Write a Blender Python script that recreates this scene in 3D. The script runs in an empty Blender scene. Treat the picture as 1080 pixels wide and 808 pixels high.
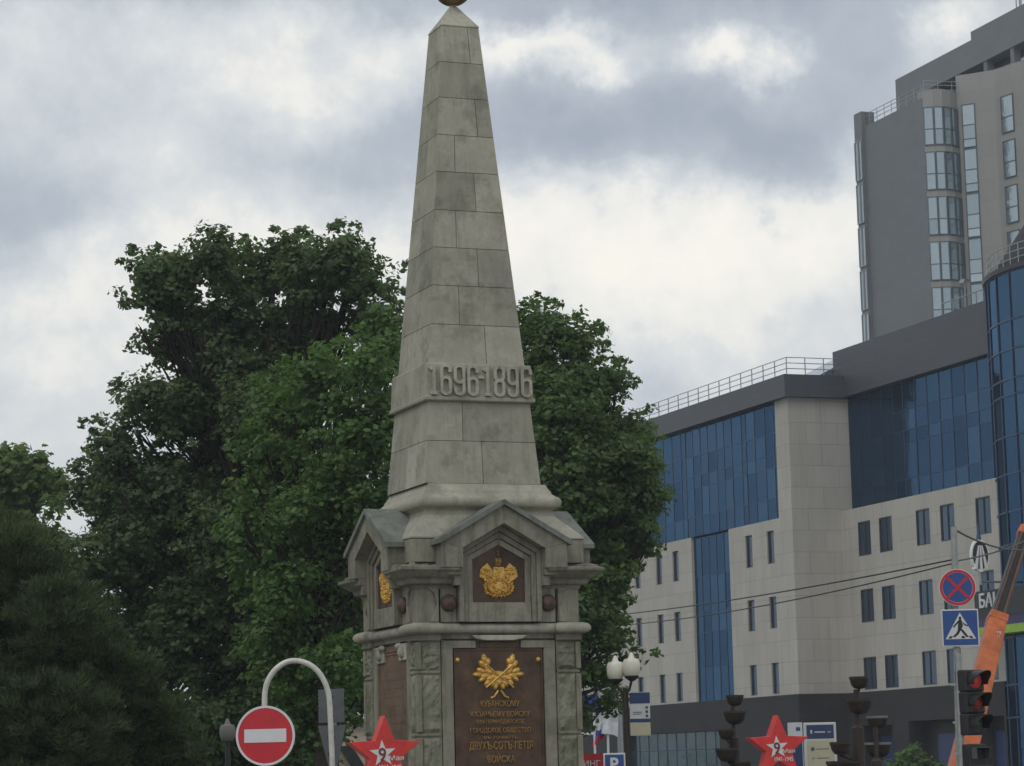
import bpy, math, random
import numpy as np
from mathutils import Vector, Matrix
R = math.radians
C = bpy.context.scene.collection
SC = bpy.context.scene
random.seed(7); rng = np.random.default_rng(11)

# ------------------------------------------------------------------ camera
F, PITCH, ROLL, CZ = 2800.0, 0.1448, -0.0238, 1.6      # focal length in pixels of a 1080 px wide frame
YAW, MYAW = 0.3501, 0.3627
fw = Vector((0, math.cos(PITCH), math.sin(PITCH))); up = Vector((0, -math.sin(PITCH), math.cos(PITCH))); rt = Vector((1, 0, 0))
r2 = rt*math.cos(ROLL) + up*math.sin(ROLL); u2 = -rt*math.sin(ROLL) + up*math.cos(ROLL)
cd = bpy.data.cameras.new('camera'); cam = bpy.data.objects.new('camera', cd); C.objects.link(cam)
M = Matrix.Identity(4)
for i in range(3):
    M[i][0] = r2[i]; M[i][1] = u2[i]; M[i][2] = -fw[i]
M[2][3] = CZ
cam.matrix_world = M
cd.sensor_width = 36; cd.lens = F/1080*36; cd.clip_start = .1; cd.clip_end = 5000
SC.camera = cam

def at(x, y, Y):                                        # pixel of the photograph -> point at depth Y
    d = fw + rt_(x, y); return Vector((0, 0, CZ)) + d*(Y/d.y)
def rt_(x, y): return r2*((x-540)/F) - u2*((y-404)/F)

# ------------------------------------------------------------------ sky and sun
SUN_EL, SUN_AZ = R(48), R(-150)                          # azimuth from +Y, clockwise
W = bpy.data.worlds.new('World'); SC.world = W; W.use_nodes = True
nt = W.node_tree; N = nt.nodes; Lk = nt.links; N.clear()
out = N.new('ShaderNodeOutputWorld'); bg = N.new('ShaderNodeBackground'); Lk.new(bg.outputs[0], out.inputs[0])
bg.inputs[1].default_value = .1
sky = N.new('ShaderNodeTexSky'); sky.sky_type = 'NISHITA'; sky.sun_disc = False
sky.sun_elevation = SUN_EL; sky.sun_rotation = SUN_AZ
tc = N.new('ShaderNodeTexCoord')
def wm(op, a, b=None, c=None, clamp=False):
    n = N.new('ShaderNodeMath'); n.operation = op; n.use_clamp = clamp
    for i, v in enumerate((a, b, c)):
        if v is None: continue
        if isinstance(v, (int, float)): n.inputs[i].default_value = v
        else: Lk.new(v, n.inputs[i])
    return n.outputs[0]
def wnoise(scale, detail, rough=.55, vec=None, dist=0):
    n = N.new('ShaderNodeTexNoise'); n.inputs['Scale'].default_value = scale; n.inputs['Detail'].default_value = detail
    n.inputs['Roughness'].default_value = rough; n.inputs['Distortion'].default_value = dist
    Lk.new(vec if vec is not None else tc.outputs['Generated'], n.inputs['Vector']); return n
# clouds live in azimuth / elevation
sep = N.new('ShaderNodeSeparateXYZ'); Lk.new(tc.outputs['Generated'], sep.inputs[0])
az0 = wm('ARCTAN2', sep.outputs[0], sep.outputs[1]); el0 = wm('ARCSINE', sep.outputs[2])
wn = wnoise(15, 9, .62); ws = N.new('ShaderNodeSeparateColor'); Lk.new(wn.outputs['Color'], ws.inputs[0])
az = wm('ADD', az0, wm('MULTIPLY', wm('SUBTRACT', ws.outputs[0], .5), .10))
el = wm('ADD', el0, wm('MULTIPLY', wm('SUBTRACT', ws.outputs[1], .5), .07))
def pa(x, y):
    d = (fw + rt_(x, y)).normalized(); return math.atan2(d.x, d.y), math.asin(d.z)
def blob(x, y, sx, sy):
    a, e = pa(x, y)
    da = wm('MULTIPLY', wm('SUBTRACT', az, a), F/sx); de = wm('MULTIPLY', wm('SUBTRACT', el, e), F/sy)
    r = wm('ADD', wm('MULTIPLY', da, da), wm('MULTIPLY', de, de))
    return wm('EXPONENT', wm('MULTIPLY', r, -1.0))
def total(bl):
    acc = None
    for (x, y, sx, sy, w) in bl:
        t = wm('MULTIPLY', blob(x, y, sx, sy), w); acc = t if acc is None else wm('ADD', acc, t)
    return acc
dark = total([(250, -30, 330, 42, .45), (30, 230, 110, 55, .75), (690, 140, 215, 62, 1.0), (830, 150, 110, 50, .45), (900, 30, 130, 60, .6), (560, 130, 80, 50, .35),
              (680, -10, 240, 38, 1.0), (380, 165, 110, 55, .32), (150, 120, 140, 60, .22), (816, 238, 18, 14, .45), (480, -70, 800, 50, .3), (1010, 60, 60, 60, .1), (640, 340, 80, 60, .18)])
lite = total([(555, 48, 80, 24, .9), (625, 80, 34, 26, .7), (770, 52, 48, 24, .95), (795, 80, 26, 22, .5), (730, 270, 230, 62, .85), (880, 205, 60, 40, .4), (560, 220, 90, 45, .4), (320, 255, 260, 40, .55),
              (120, 300, 120, 50, .3), (345, 68, 150, 40, .55), (80, 60, 120, 60, .25), (250, 190, 160, 40, .2), (1000, 28, 40, 28, .9), (900, 145, 30, 20, .35), (400, 110, 60, 30, .25), (60, 380, 120, 80, .2)])
fn = wnoise(9, 9, .66).outputs['Fac']; fn2 = wnoise(38, 5, .6).outputs['Fac']
dens = wm('ADD', wm('SUBTRACT', lite, dark), wm('ADD', wm('MULTIPLY', wm('SUBTRACT', fn, .5), 1.5), wm('MULTIPLY', wm('SUBTRACT', fn2, .5), 1.1)))
dens = wm('ADD', wm('MULTIPLY', dens, .46), .5)
ramp = N.new('ShaderNodeValToRGB'); Lk.new(dens, ramp.inputs[0]); cr = ramp.color_ramp
cr.elements[0].position = 0.0; cr.elements[0].color = (.30, .335, .39, 1)
cr.elements[1].position = .98; cr.elements[1].color = (.81, .775, .70, 1)
for p_, c_ in ((.3, (.385, .42, .465, 1)), (.5, (.505, .535, .56, 1)), (.64, (.60, .612, .61, 1)), (.74, (.70, .695, .665, 1))):
    e_ = cr.elements.new(p_); e_.color = c_
# away from the pictured quarter the overcast goes even
mul = N.new('ShaderNodeVectorMath'); mul.operation = 'SCALE'; Lk.new(ramp.outputs[0], mul.inputs[0]); mul.inputs['Scale'].default_value = 13.4
mix = N.new('ShaderNodeMix'); mix.data_type = 'RGBA'; mix.inputs[0].default_value = .95
Lk.new(sky.outputs[0], mix.inputs[6]); Lk.new(mul.outputs[0], mix.inputs[7]); Lk.new(mix.outputs[2], bg.inputs[0])

sd = bpy.data.lights.new('sun', 'SUN'); sd.energy = .7; sd.angle = R(25); sd.color = (1, .96, .9)
so = bpy.data.objects.new('sun', sd); C.objects.link(so)
sdir = Vector((math.sin(SUN_AZ)*math.cos(SUN_EL), math.cos(SUN_AZ)*math.cos(SUN_EL), math.sin(SUN_EL)))
so.rotation_euler = sdir.to_track_quat('Z', 'Y').to_euler()
SC.view_settings.view_transform = 'Standard'; SC.view_settings.look = 'None'; SC.view_settings.gamma = 1
SC.view_settings.exposure = 0.0

# ------------------------------------------------------------------ materials
def srgb(r, g, b):
    f = lambda c: (c/255/12.92 if c/255 <= .04045 else ((c/255+.055)/1.055)**2.4)
    return (f(r), f(g), f(b), 1)
class Mat:
    def __init__(s, name):
        s.m = bpy.data.materials.new(name); s.m.use_nodes = True; s.t = s.m.node_tree; s.n = s.t.nodes; s.l = s.t.links
        s.b = s.n['Principled BSDF']; s.tc = s.n.new('ShaderNodeTexCoord')
    def node(s, k, **kw):
        n = s.n.new(k)
        for a, v in kw.items(): setattr(n, a, v)
        return n
    def noise(s, scale, detail=4, rough=.6, vec=None, sc=None):
        n = s.node('ShaderNodeTexNoise'); n.inputs['Scale'].default_value = scale; n.inputs['Detail'].default_value = detail; n.inputs['Roughness'].default_value = rough
        v = vec or s.tc.outputs['Object']
        if sc:
            mp = s.node('ShaderNodeMapping'); mp.inputs['Scale'].default_value = sc; s.l.new(v, mp.inputs[0]); v = mp.outputs[0]
        s.l.new(v, n.inputs['Vector']); return n.outputs['Fac']
    def ramp(s, fac, stops):
        r = s.node('ShaderNodeValToRGB'); s.l.new(fac, r.inputs[0]); e = r.color_ramp.elements
        e[0].position, e[0].color = stops[0][0], (*stops[0][1][:3], 1); e[1].position, e[1].color = stops[-1][0], (*stops[-1][1][:3], 1)
        for p, c in stops[1:-1]: x = e.new(p); x.color = (*c[:3], 1)
        return r.outputs[0]
    def mixc(s, fac, a, b, mode='MIX'):
        n = s.node('ShaderNodeMix', data_type='RGBA', blend_type=mode)
        for i, v in ((0, fac), (6, a), (7, b)):
            if isinstance(v, (int, float)): n.inputs[i].default_value = v
            elif isinstance(v, tuple): n.inputs[i].default_value = v if len(v) == 4 else (*v, 1)
            else: s.l.new(v, n.inputs[i])
        return n.outputs[2]
    def mathn(s, op, a, b):
        n = s.node('ShaderNodeMath', operation=op)
        for i, v in ((0, a), (1, b)):
            if isinstance(v, (int, float)): n.inputs[i].default_value = v
            else: s.l.new(v, n.inputs[i])
        return n.outputs[0]
    def color(s, c):
        if isinstance(c, tuple): s.b.inputs['Base Color'].default_value = c if len(c) == 4 else (*c, 1)
        else: s.l.new(c, s.b.inputs['Base Color'])
    def bump(s, h, strength=.3, dist=.01):
        n = s.node('ShaderNodeBump'); n.inputs['Strength'].default_value = strength; n.inputs['Distance'].default_value = dist
        s.l.new(h, n.inputs['Height']); s.l.new(n.outputs[0], s.b.inputs['Normal'])
    def set(s, rough=.6, metal=0, spec=.5):
        s.b.inputs['Roughness'].default_value = rough; s.b.inputs['Metallic'].default_value = metal; s.b.inputs['Specular IOR Level'].default_value = spec
        return s.m
    def attr(s, name='tone'):
        n = s.node('ShaderNodeAttribute', attribute_name=name); return n.outputs['Fac']

def plain(name, c, rough=.5, metal=0, spec=.5, var=.25, scale=6, bump=0):
    m = Mat(name); n = m.noise(scale, 5, .65)
    c3 = tuple(c[:3]); m.color(m.ramp(n, [(.3, tuple(x*(1-var) for x in c3)), (.7, tuple(min(1, x*(1+var)) for x in c3))]))
    if bump: m.bump(m.noise(scale*6, 4), bump, .01)
    return m.set(rough, metal, spec)

def stone(name, c, dark=.45, lightness=1.25, bump=.35, streak=1.0, moss=True):
    m = Mat(name); c = tuple(c[:3])
    big = m.noise(1.3, 6, .62); fine = m.noise(14, 6, .7); stk = m.noise(2.2, 5, .65, sc=(4.5, 4.5, .55))
    base = m.ramp(big, [(.25, tuple(x*.78 for x in c)), (.5, c), (.75, tuple(min(1, x*lightness) for x in c))])
    base = m.mixc(m.ramp(fine, [(.35, (0, 0, 0)), (.75, (.35,)*3)]), base, tuple(x*.6 for x in c))
    st = m.ramp(stk, [(.50, (0, 0, 0)), (.72, (.72*streak,)*3)])
    base = m.mixc(st, base, tuple(x*dark for x in c))
    blot = m.ramp(m.noise(2.3, 7, .72), [(.50, (0, 0, 0)), (.62, (.6,)*3)])
    base = m.mixc(blot, base, (c[0]*.5, c[1]*.53, c[2]*.48))
    pale = m.ramp(m.noise(2.4, 6, .7, sc=(1, 1, 1.6)), [(.60, (0, 0, 0)), (.72, (.4,)*3)])
    base = m.mixc(pale, base, tuple(min(1, x*1.45) for x in c))
    base = m.mixc(1.0, base, m.ramp(m.attr(), [(0, (.70, .71, .68)), (1, (1.20, 1.19, 1.14))]), 'MULTIPLY')
    m.color(base); m.bump(m.mathn('ADD', m.noise(30, 6, .7), m.mathn('MULTIPLY', m.noise(6, 4), 1.5)), bump, .012)
    return m.set(.9, 0, .25)

def cladding(name, c, bw, bh, mortar=.012, mcol=.55, var=.1, rough=.75, stain=.3, offset=.5):
    m = Mat(name); c = tuple(c[:3])
    sp = m.node('ShaderNodeSeparateXYZ'); m.l.new(m.tc.outputs['Object'], sp.inputs[0])
    cb = m.node('ShaderNodeCombineXYZ'); m.l.new(m.mathn('ADD', sp.outputs[0], sp.outputs[1]), cb.inputs[0]); m.l.new(sp.outputs[2], cb.inputs[1])
    bt = m.node('ShaderNodeTexBrick'); m.l.new(cb.outputs[0], bt.inputs['Vector']); bt.offset = offset
    bt.inputs['Scale'].default_value = 1; bt.inputs['Brick Width'].default_value = bw; bt.inputs['Row Height'].default_value = bh
    bt.inputs['Mortar Size'].default_value = mortar; bt.inputs['Mortar Smooth'].default_value = .1; bt.inputs['Bias'].default_value = 0
    bt.inputs['Color1'].default_value = (*[x*(1-var) for x in c], 1); bt.inputs['Color2'].default_value = (*[min(1, x*(1+var)) for x in c], 1)
    bt.inputs['Mortar'].default_value = (*[x*mcol for x in c], 1)
    s = m.ramp(m.noise(.5, 6, .7, sc=(1.2, 1.2, .35)), [(.42, (0, 0, 0)), (.75, (stain,)*3)])
    col = m.mixc(s, bt.outputs[0], tuple(x*.55 for x in c))
    s2 = m.ramp(m.noise(9, 5, .7), [(.3, (0, 0, 0)), (.8, (.25,)*3)])
    s3 = m.ramp(m.noise(1.0, 5, .7, sc=(3.5, 3.5, .16)), [(.50, (0, 0, 0)), (.74, (stain*1.2,)*3)]); col = m.mixc(s3, col, tuple(x*.6 for x in c))
    m.color(m.mixc(s2, col, tuple(x*.75 for x in c)))
    m.bump(m.mathn('MULTIPLY', bt.outputs['Fac'], -1.0), .5, .01)
    return m.set(rough, 0, .35)

def glass(name, c, c2, rough=.08, metal=.75, wave=.03, tint=(1, 1, 1)):
    m = Mat(name)
    m.color(m.ramp(m.attr(), [(0, c), (1, c2)])); m.bump(m.noise(.8, 3), wave, .6); m.b.inputs['Specular Tint'].default_value = (*tint, 1)
    return m.set(rough, metal, .6)

def leaf(name, c, c2, rough=.55):
    m = Mat(name); g = m.node('ShaderNodeNewGeometry')
    f = m.mathn('ADD', m.mathn('MULTIPLY', g.outputs['Random Per Island'], .55), m.mathn('MULTIPLY', m.noise(.9, 3), .55))
    col = m.ramp(f, [(.2, c), (.85, c2)]); m.color(col); m.set(rough, 0, .3)
    tr = m.node('ShaderNodeBsdfTranslucent'); m.l.new(m.mixc(1.0, col, (1.3, 1.5, .7), 'MULTIPLY'), tr.inputs[0])
    mx = m.node('ShaderNodeMixShader'); mx.inputs[0].default_value = .4
    m.l.new(m.b.outputs[0], mx.inputs[1]); m.l.new(tr.outputs[0], mx.inputs[2]); m.l.new(mx.outputs[0], m.n['Material Output'].inputs[0])
    return m.m

def tile_steel(name, c): return plain(name, c, .45, .5, .5, .15, 3)

MT = dict(
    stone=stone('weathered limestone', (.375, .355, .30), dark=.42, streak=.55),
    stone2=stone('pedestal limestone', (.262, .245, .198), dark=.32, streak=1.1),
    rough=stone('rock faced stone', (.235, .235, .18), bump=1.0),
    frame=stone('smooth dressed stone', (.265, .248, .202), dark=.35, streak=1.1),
    slate=stone('gable roof stone', (.20, .21, .195), bump=.2),
    mortar=plain('mortar', (.06, .06, .05), .95),
    bronze=plain('brown bronze', (.080, .045, .025), .5, .2, .5, .6, 3.5, .35),
    gold=plain('gilded relief', (.66, .40, .10), .42, .55, .5, .35, 30, .3),
    oldgold=plain('tarnished gilding', (.34, .20, .07), .5, .4, .5, .35, 30, .2),
    ball=plain('tarnished copper ball', (.24, .17, .08), .35, .7, .5, .4, 6),
    brownplate=plain('worn brown plate', (.15, .095, .06), .6, .15, .5, .35, 4, .4),
    boss=plain('rusty bronze boss', (.10, .058, .038), .6, .2, .5, .4, 14, .4),
    beige=cladding('beige stone cladding', (.46, .435, .39), 1.9, 1.15, mortar=.018, mcol=.72, var=.05, stain=.4),
    darkclad=cladding('dark granite cladding', (.032, .032, .034), 1.2, .62, mcol=.6, rough=.85, stain=.2),
    fascia=cladding('charcoal metal fascia', (.075, .078, .088), 1.6, .4, mcol=.75, var=.05, rough=.5, stain=.15),
    hrdark=cladding('grey tower cladding', (.165, .175, .188), 1.3, .58, mcol=.85, var=.04, rough=.6, stain=.12),
    hrbeige=cladding('warm grey tower cladding', (.305, .298, .285), 1.0, 1.72, mcol=.8, var=.05, rough=.6, stain=.12, offset=0),
    blueglass=glass('blue curtain glass', (.030, .064, .115), (.062, .118, .19), metal=.85, tint=(.40, .53, .70)),
    darkglass=glass('dark shaded blue glass', (.03, .07, .12), (.06, .12, .19)),
    paleglass=glass('pale blue grey glass', (.27, .33, .36), (.41, .47, .50)),
    winglass=glass('dark window glass', (.035, .065, .105), (.06, .10, .15), .1, .6),
    tealglass=glass('teal shopfront glass', (.02, .06, .075), (.04, .09, .11), .15, .5),
    mullion=plain('dark blue mullion', (.016, .045, .115), .4, .3),
    palemull=plain('blue grey mullion', (.10, .13, .155), .4, .3),
    reveal=plain('grey window frame', (.05, .055, .065), .5),
    steel=plain('galvanised steel', (.33, .34, .34), .4, .7, .5, .15, 8),
    greypaint=plain('grey paint', (.30, .31, .30), .55, .1, .5, .2, 8),
    palepole=plain('pale painted tube', (.52, .51, .46), .45, .1, .5, .18, 9),
    backplate=plain('dull sign back', (.10, .105, .11), .5, .3, .5, .2, 6),
    dark=plain('near black paint', (.022, .022, .024), .5, 0, .4, .3, 8),
    iron=plain('dark brown iron', (.036, .024, .020), .6, .1, .4, .3, 10),
    rim=plain('grey planter rim', (.16, .155, .15), .7),
    red=plain('sign red', (.50, .018, .03), .4, 0, .5, .12, 5),
    starred=plain('star red', (.58, .035, .03), .5, 0, .5, .22, 5),
    white=plain('white paint', (.72, .72, .70), .45, 0, .5, .08, 5),
    signwhite=plain('sign white', (.62, .62, .62), .4, 0, .5, .06, 5),
    blue=plain('sign blue', (.022, .07, .25), .4, 0, .5, .12, 5),
    navy=plain('navy panel', (.025, .045, .13), .4, 0, .5, .1, 5),
    cream=plain('cream panel', (.52, .48, .33), .5, 0, .5, .08, 5),
    creamwall=plain('cream wall', (.50, .42, .33), .8, 0, .3, .12, 2),
    orange=plain('crane orange', (.50, .125, .035), .5, 0, .5, .32, 4),
    tubebrown=plain('dark crane tube', (.10, .048, .035), .4, .2, .5, .3, 3),
    milky=plain('milky lamp plastic', (.74, .70, .60), .35, 0, .5, .08, 4),
    violet=plain('violet stripe', (.03, .02, .10), .5), green=plain('lime stripe', (.25, .42, .04), .5),
    textred=plain('dark red lettering', (.16, .02, .02), .5),
    asphalt=plain('asphalt', (.05, .05, .052), .9, 0, .3, .2, 3, .3), paving=plain('paving', (.22, .21, .20), .85, 0, .3, .15, 2, .2),
    kerb=plain('kerb stone', (.3, .3, .29), .85), grass=plain('lawn', (.05, .085, .03), .95, 0, .2, .35, 1.2, .5),
    bark=plain('bark', (.034, .028, .022), .9, 0, .2, .35, 6, .6),
    leafA=leaf('dark maple leaves', (.050, .082, .034), (.118, .170, .072)),
    leafB=leaf('fresh green leaves', (.050, .100, .028), (.118, .200, .058)),
    leafC=leaf('chestnut leaves', (.054, .096, .032), (.125, .195, .068)),
    leafD=leaf('yellow green leaves', (.075, .125, .036), (.155, .23, .075)),
    needle=leaf('dark needles', (.024, .038, .018), (.095, .12, .060), .7),
    flagblue=plain('blue cloth', (.03, .06, .34), .8), flagred=plain('red cloth', (.48, .03, .035), .8), flagwhite=plain('white cloth', (.62, .63, .66), .8),
)
def lampmat(name, c, e, k):
    m = Mat(name); m.color(c); m.b.inputs['Emission Color'].default_value = (*e, 1); m.b.inputs['Emission Strength'].default_value = k; return m.set(.3)
MT['redlens'] = lampmat('lit red lens', (.34, .035, .035), (1, .1, .09), .08)
MT['reflectlens'] = plain('amber lens with red reflection', (.33, .05, .035), .3)  # unlit amber lens, the orange reflection in it painted as dull red
MT['greylens'] = plain('unlit lens', (.06, .07, .065), .2)

# ------------------------------------------------------------------ mesh helpers
class MB:
    def __init__(s): s.v = []; s.f = []; s.t = []
    def add(s, vs, fs, tone=.5, Mx=None):
        o = len(s.v); s.v += [tuple(Mx @ Vector(p)) if Mx is not None else tuple(p) for p in vs]
        for f in fs: s.f.append(tuple(i+o for i in f)); s.t.append(tone)
        return s
    def quad(s, a, b, c, d, tone=.5, Mx=None): return s.add((a, b, c, d), ((0, 1, 2, 3),), tone, Mx)
    def box(s, x0, x1, y0, y1, z0, z1, tone=.5, Mx=None):
        x0, x1 = min(x0, x1), max(x0, x1); y0, y1 = min(y0, y1), max(y0, y1); z0, z1 = min(z0, z1), max(z0, z1)
        vs = [(x, y, z) for z in (z0, z1) for (x, y) in ((x0, y0), (x1, y0), (x1, y1), (x0, y1))]
        return s.add(vs, ((3, 2, 1, 0), (4, 5, 6, 7), (0, 1, 5, 4), (1, 2, 6, 5), (2, 3, 7, 6), (3, 0, 4, 7)), tone, Mx)
    def frus(s, z0, h0, z1, h1, tone=.5, Mx=None):
        vs = [(x*h, y*h, z) for z, h in ((z0, h0), (z1, h1)) for (x, y) in ((-1, -1), (1, -1), (1, 1), (-1, 1))]
        return s.add(vs, ((3, 2, 1, 0), (4, 5, 6, 7), (0, 1, 5, 4), (1, 2, 6, 5), (2, 3, 7, 6), (3, 0, 4, 7)), tone, Mx)
    def sqprofile(s, prof, Mx=None, tone=.5):            # square ring profile [(half, z)...]
        k = len(prof); vs = [(x*h, y*h, z) for (h, z) in prof for (x, y) in ((-1, -1), (1, -1), (1, 1), (-1, 1))]; fs = []
        for i in range(k-1):
            for j in range(4): fs.append((i*4+j, i*4+(j+1) % 4, (i+1)*4+(j+1) % 4, (i+1)*4+j))
        fs.append((3, 2, 1, 0)); b = (k-1)*4; fs.append((b, b+1, b+2, b+3))
        return s.add(vs, fs, tone, Mx)
    def prism(s, poly, y0, y1, tone=.5, Mx=None):        # polygon in x,z swept from y0 to y1 (poly CCW seen from -y)
        n = len(poly); vs = [(x, y0, z) for x, z in poly] + [(x, y1, z) for x, z in poly]
        fs = [tuple(range(n)), tuple(range(2*n-1, n-1, -1))] + [((i+1) % n, i, n+i, n+(i+1) % n) for i in range(n)]
        return s.add(vs, fs, tone, Mx)
    def vprism(s, poly, z0, z1, tone=.5, Mx=None):       # polygon in x,y
        n = len(poly); vs = [(x, y, z0) for x, y in poly] + [(x, y, z1) for x, y in poly]
        fs = [tuple(range(n-1, -1, -1)), tuple(range(n, 2*n))] + [(i, (i+1) % n, n+(i+1) % n, n+i) for i in range(n)]
        return s.add(vs, fs, tone, Mx)
    def ring(s, outer, inner, y0, y1, Mx=None, tone=.5):  # same-count polygons x,z ; frame
        n = len(outer); vs = [(x, y, z) for y in (y0, y1) for P in (outer, inner) for x, z in P]
        fs = []
        for i in range(n):
            j = (i+1) % n
            fs += [(i, j, n+j, n+i), (2*n+j, 2*n+i, 3*n+i, 3*n+j), (j, i, 2*n+i, 2*n+j), (n+i, n+j, 3*n+j, 3*n+i)]
        return s.add(vs, fs, tone, Mx)
    def tube(s, pts, r, seg=10, tone=.5, Mx=None, cap=True):
        pts = [Vector(p) for p in pts]; rs = r if isinstance(r, (list, tuple)) else [r]*len(pts)
        vs = []; fs = []; prev = None
        for i, p in enumerate(pts):
            d = (pts[min(i+1, len(pts)-1)] - pts[max(i-1, 0)]).normalized()
            if prev is None:
                a = d.orthogonal().normalized()
            else:
                a = (prev - d*prev.dot(d)).normalized()
            prev = a; b = d.cross(a)
            for k in range(seg):
                t = 2*math.pi*k/seg; vs.append(p + (a*math.cos(t) + b*math.sin(t))*rs[i])
        for i in range(len(pts)-1):
            for k in range(seg): fs.append((i*seg+k, i*seg+(k+1) % seg, (i+1)*seg+(k+1) % seg, (i+1)*seg+k))
        if cap:
            fs.append(tuple(range(seg-1, -1, -1))); fs.append(tuple(range((len(pts)-1)*seg, len(pts)*seg)))
        return s.add(vs, fs, tone, Mx)
    def lathe(s, prof, seg=20, Mx=None, tone=.5):        # prof [(r,z)]
        vs = []; fs = []
        for r, z in prof:
            for k in range(seg): t = 2*math.pi*k/seg; vs.append((r*math.cos(t), r*math.sin(t), z))
        for i in range(len(prof)-1):
            for k in range(seg): fs.append((i*seg+k, i*seg+(k+1) % seg, (i+1)*seg+(k+1) % seg, (i+1)*seg+k))
        fs.append(tuple(range(seg-1, -1, -1))); b = (len(prof)-1)*seg; fs.append(tuple(range(b, b+seg)))
        return s.add(vs, fs, tone, Mx)
    def build(s, name, mat, parent=None, smooth=False, bevel=0):
        me = bpy.data.meshes.new(name); me.from_pydata(s.v, [], s.f); me.materials.append(MT[mat] if isinstance(mat, str) else mat)
        a = me.attributes.new('tone', 'FLOAT', 'FACE'); a.data.foreach_set('value', s.t)
        if smooth: me.polygons.foreach_set('use_smooth', [True]*len(me.polygons))
        me.validate(); o = bpy.data.objects.new(name, me); C.objects.link(o); o.parent = parent
        if smooth: 
            md = o.modifiers.new('split', 'EDGE_SPLIT'); md.split_angle = R(40)
        if bevel:
            md = o.modifiers.new('bevel', 'BEVEL'); md.width = bevel; md.segments = 2; md.limit_method = 'ANGLE'; md.angle_limit = R(35)
        return o
def tag(o, label, cat, group=None):
    o['label'] = label; o['category'] = cat
    if group: o['group'] = group
    return o
def thing(name, loc, rz, label, cat, group=None):
    o = bpy.data.objects.new(name, None); C.objects.link(o); o.location = loc; o.rotation_euler = (0, 0, rz); o.empty_display_size = .3
    return tag(o, label, cat, group)
def relabel(o, l, g=None): o['label'] = l
def copy_tree(o, parent=None):
    c = o.copy(); C.objects.link(c); c.parent = parent
    for ch in o.children: copy_tree(ch, c)
    return c
def setting(o): o['kind'] = 'structure'; return o
TX = Matrix.Rotation(R(90), 4, 'X')
def text(name, s, w, h, depth, mat, parent, Mx, bold=0.0, shear=0):
    cu = bpy.data.curves.new('t', 'FONT'); cu.body = s; cu.extrude = .02; cu.offset = bold; cu.resolution_u = 3; cu.shear = shear
    ob = bpy.data.objects.new('t', cu); C.objects.link(ob); dg = bpy.context.evaluated_depsgraph_get(); dg.update()
    me = bpy.data.meshes.new_from_object(ob.evaluated_get(dg)); bpy.data.objects.remove(ob); bpy.data.curves.remove(cu)
    co = np.empty(len(me.vertices)*3); me.vertices.foreach_get('co', co); co = co.reshape(-1, 3)
    lo, hi = co.min(0), co.max(0); co -= (lo+hi)/2; co /= np.maximum(hi-lo, 1e-6); co *= (w, h, depth)
    me.vertices.foreach_set('co', co.ravel()); me.transform(Mx @ TX); me.materials.clear(); me.materials.append(MT[mat])
    me.name = name; ta = me.attributes.new('tone', 'FLOAT', 'FACE'); ta.data.foreach_set('value', [.95]*len(me.polygons)); o = bpy.data.objects.new(name, me); C.objects.link(o); o.parent = parent; return o
def T(x, y, z): return Matrix.Translation((x, y, z))
def RZ(a): return Matrix.Rotation(a, 4, 'Z')
def star_poly(r, ri=.42, cx=0, cz=0, n=5, rot=0):
    return [(cx + (r if k % 2 == 0 else r*ri)*math.cos(R(90)+rot+math.pi*k/n), cz + (r if k % 2 == 0 else r*ri)*math.sin(R(90)+rot+math.pi*k/n)) for k in range(2*n)]
def disc(r, n=32, cx=0, cz=0): return [(cx+r*math.cos(2*math.pi*k/n), cz+r*math.sin(2*math.pi*k/n)) for k in range(n)]

# ------------------------------------------------------------------ ground
g = MB(); g.quad((-610, -150, 0), (610, -150, 0), (610, 910, 0), (-610, 910, 0)); setting(g.build('ground', 'grass'))
g = MB(); g.quad((-16, 8, .004), (60, 8, .004), (60, 30, .004), (-16, 30, .004)); setting(g.build('plaza', 'paving'))
g = MB(); g.quad((-10, 30, .008), (9, 30, .008), (9, 47, .008), (-10, 47, .008)); setting(g.build('monument_square', 'paving'))
# road running past the plaza towards the business centre
g = MB(); Mx = T(14, 60, 0) @ RZ(YAW)
g.quad((-9, -90, .012), (5, -90, .012), (5, 140, .012), (-9, 140, .012), Mx=Mx); setting(g.build('road', 'asphalt'))
g = MB()
for y in range(-80, 140, 7): g.quad((-2.1, y, .016), (-1.95, y, .016), (-1.95, y+3.5, .016), (-2.1, y+3.5, .016), Mx=Mx)
setting(g.build('road_marking', 'white'))
for x in (-9.2, 5):
    g = MB(); g.box(x, x+.2, -90, 140, 0, .14, Mx=Mx); setting(g.build('kerb', 'kerb'))
g = MB(); g.box(5.2, 40, -90, 140, 0, .13, Mx=Mx); setting(g.build('pavement', 'paving'))

# ------------------------------------------------------------------ thin moist air over the square
HZ = MB(); HZ.box(-620, 620, -160, 920, -1, 64); hz = HZ.build('haze', 'dark'); hz['kind'] = 'stuff'
hm = bpy.data.materials.new('haze'); hm.use_nodes = True; hn = hm.node_tree; hn.nodes.remove(hn.nodes['Principled BSDF'])
pv = hn.nodes.new('ShaderNodeVolumePrincipled'); pv.inputs['Color'].default_value = (.86, .92, 1, 1); pv.inputs['Density'].default_value = .00045; pv.inputs['Anisotropy'].default_value = .2
hn.links.new(pv.outputs[0], hn.nodes['Material Output'].inputs['Volume']); hz.data.materials.clear(); hz.data.materials.append(hm)

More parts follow.
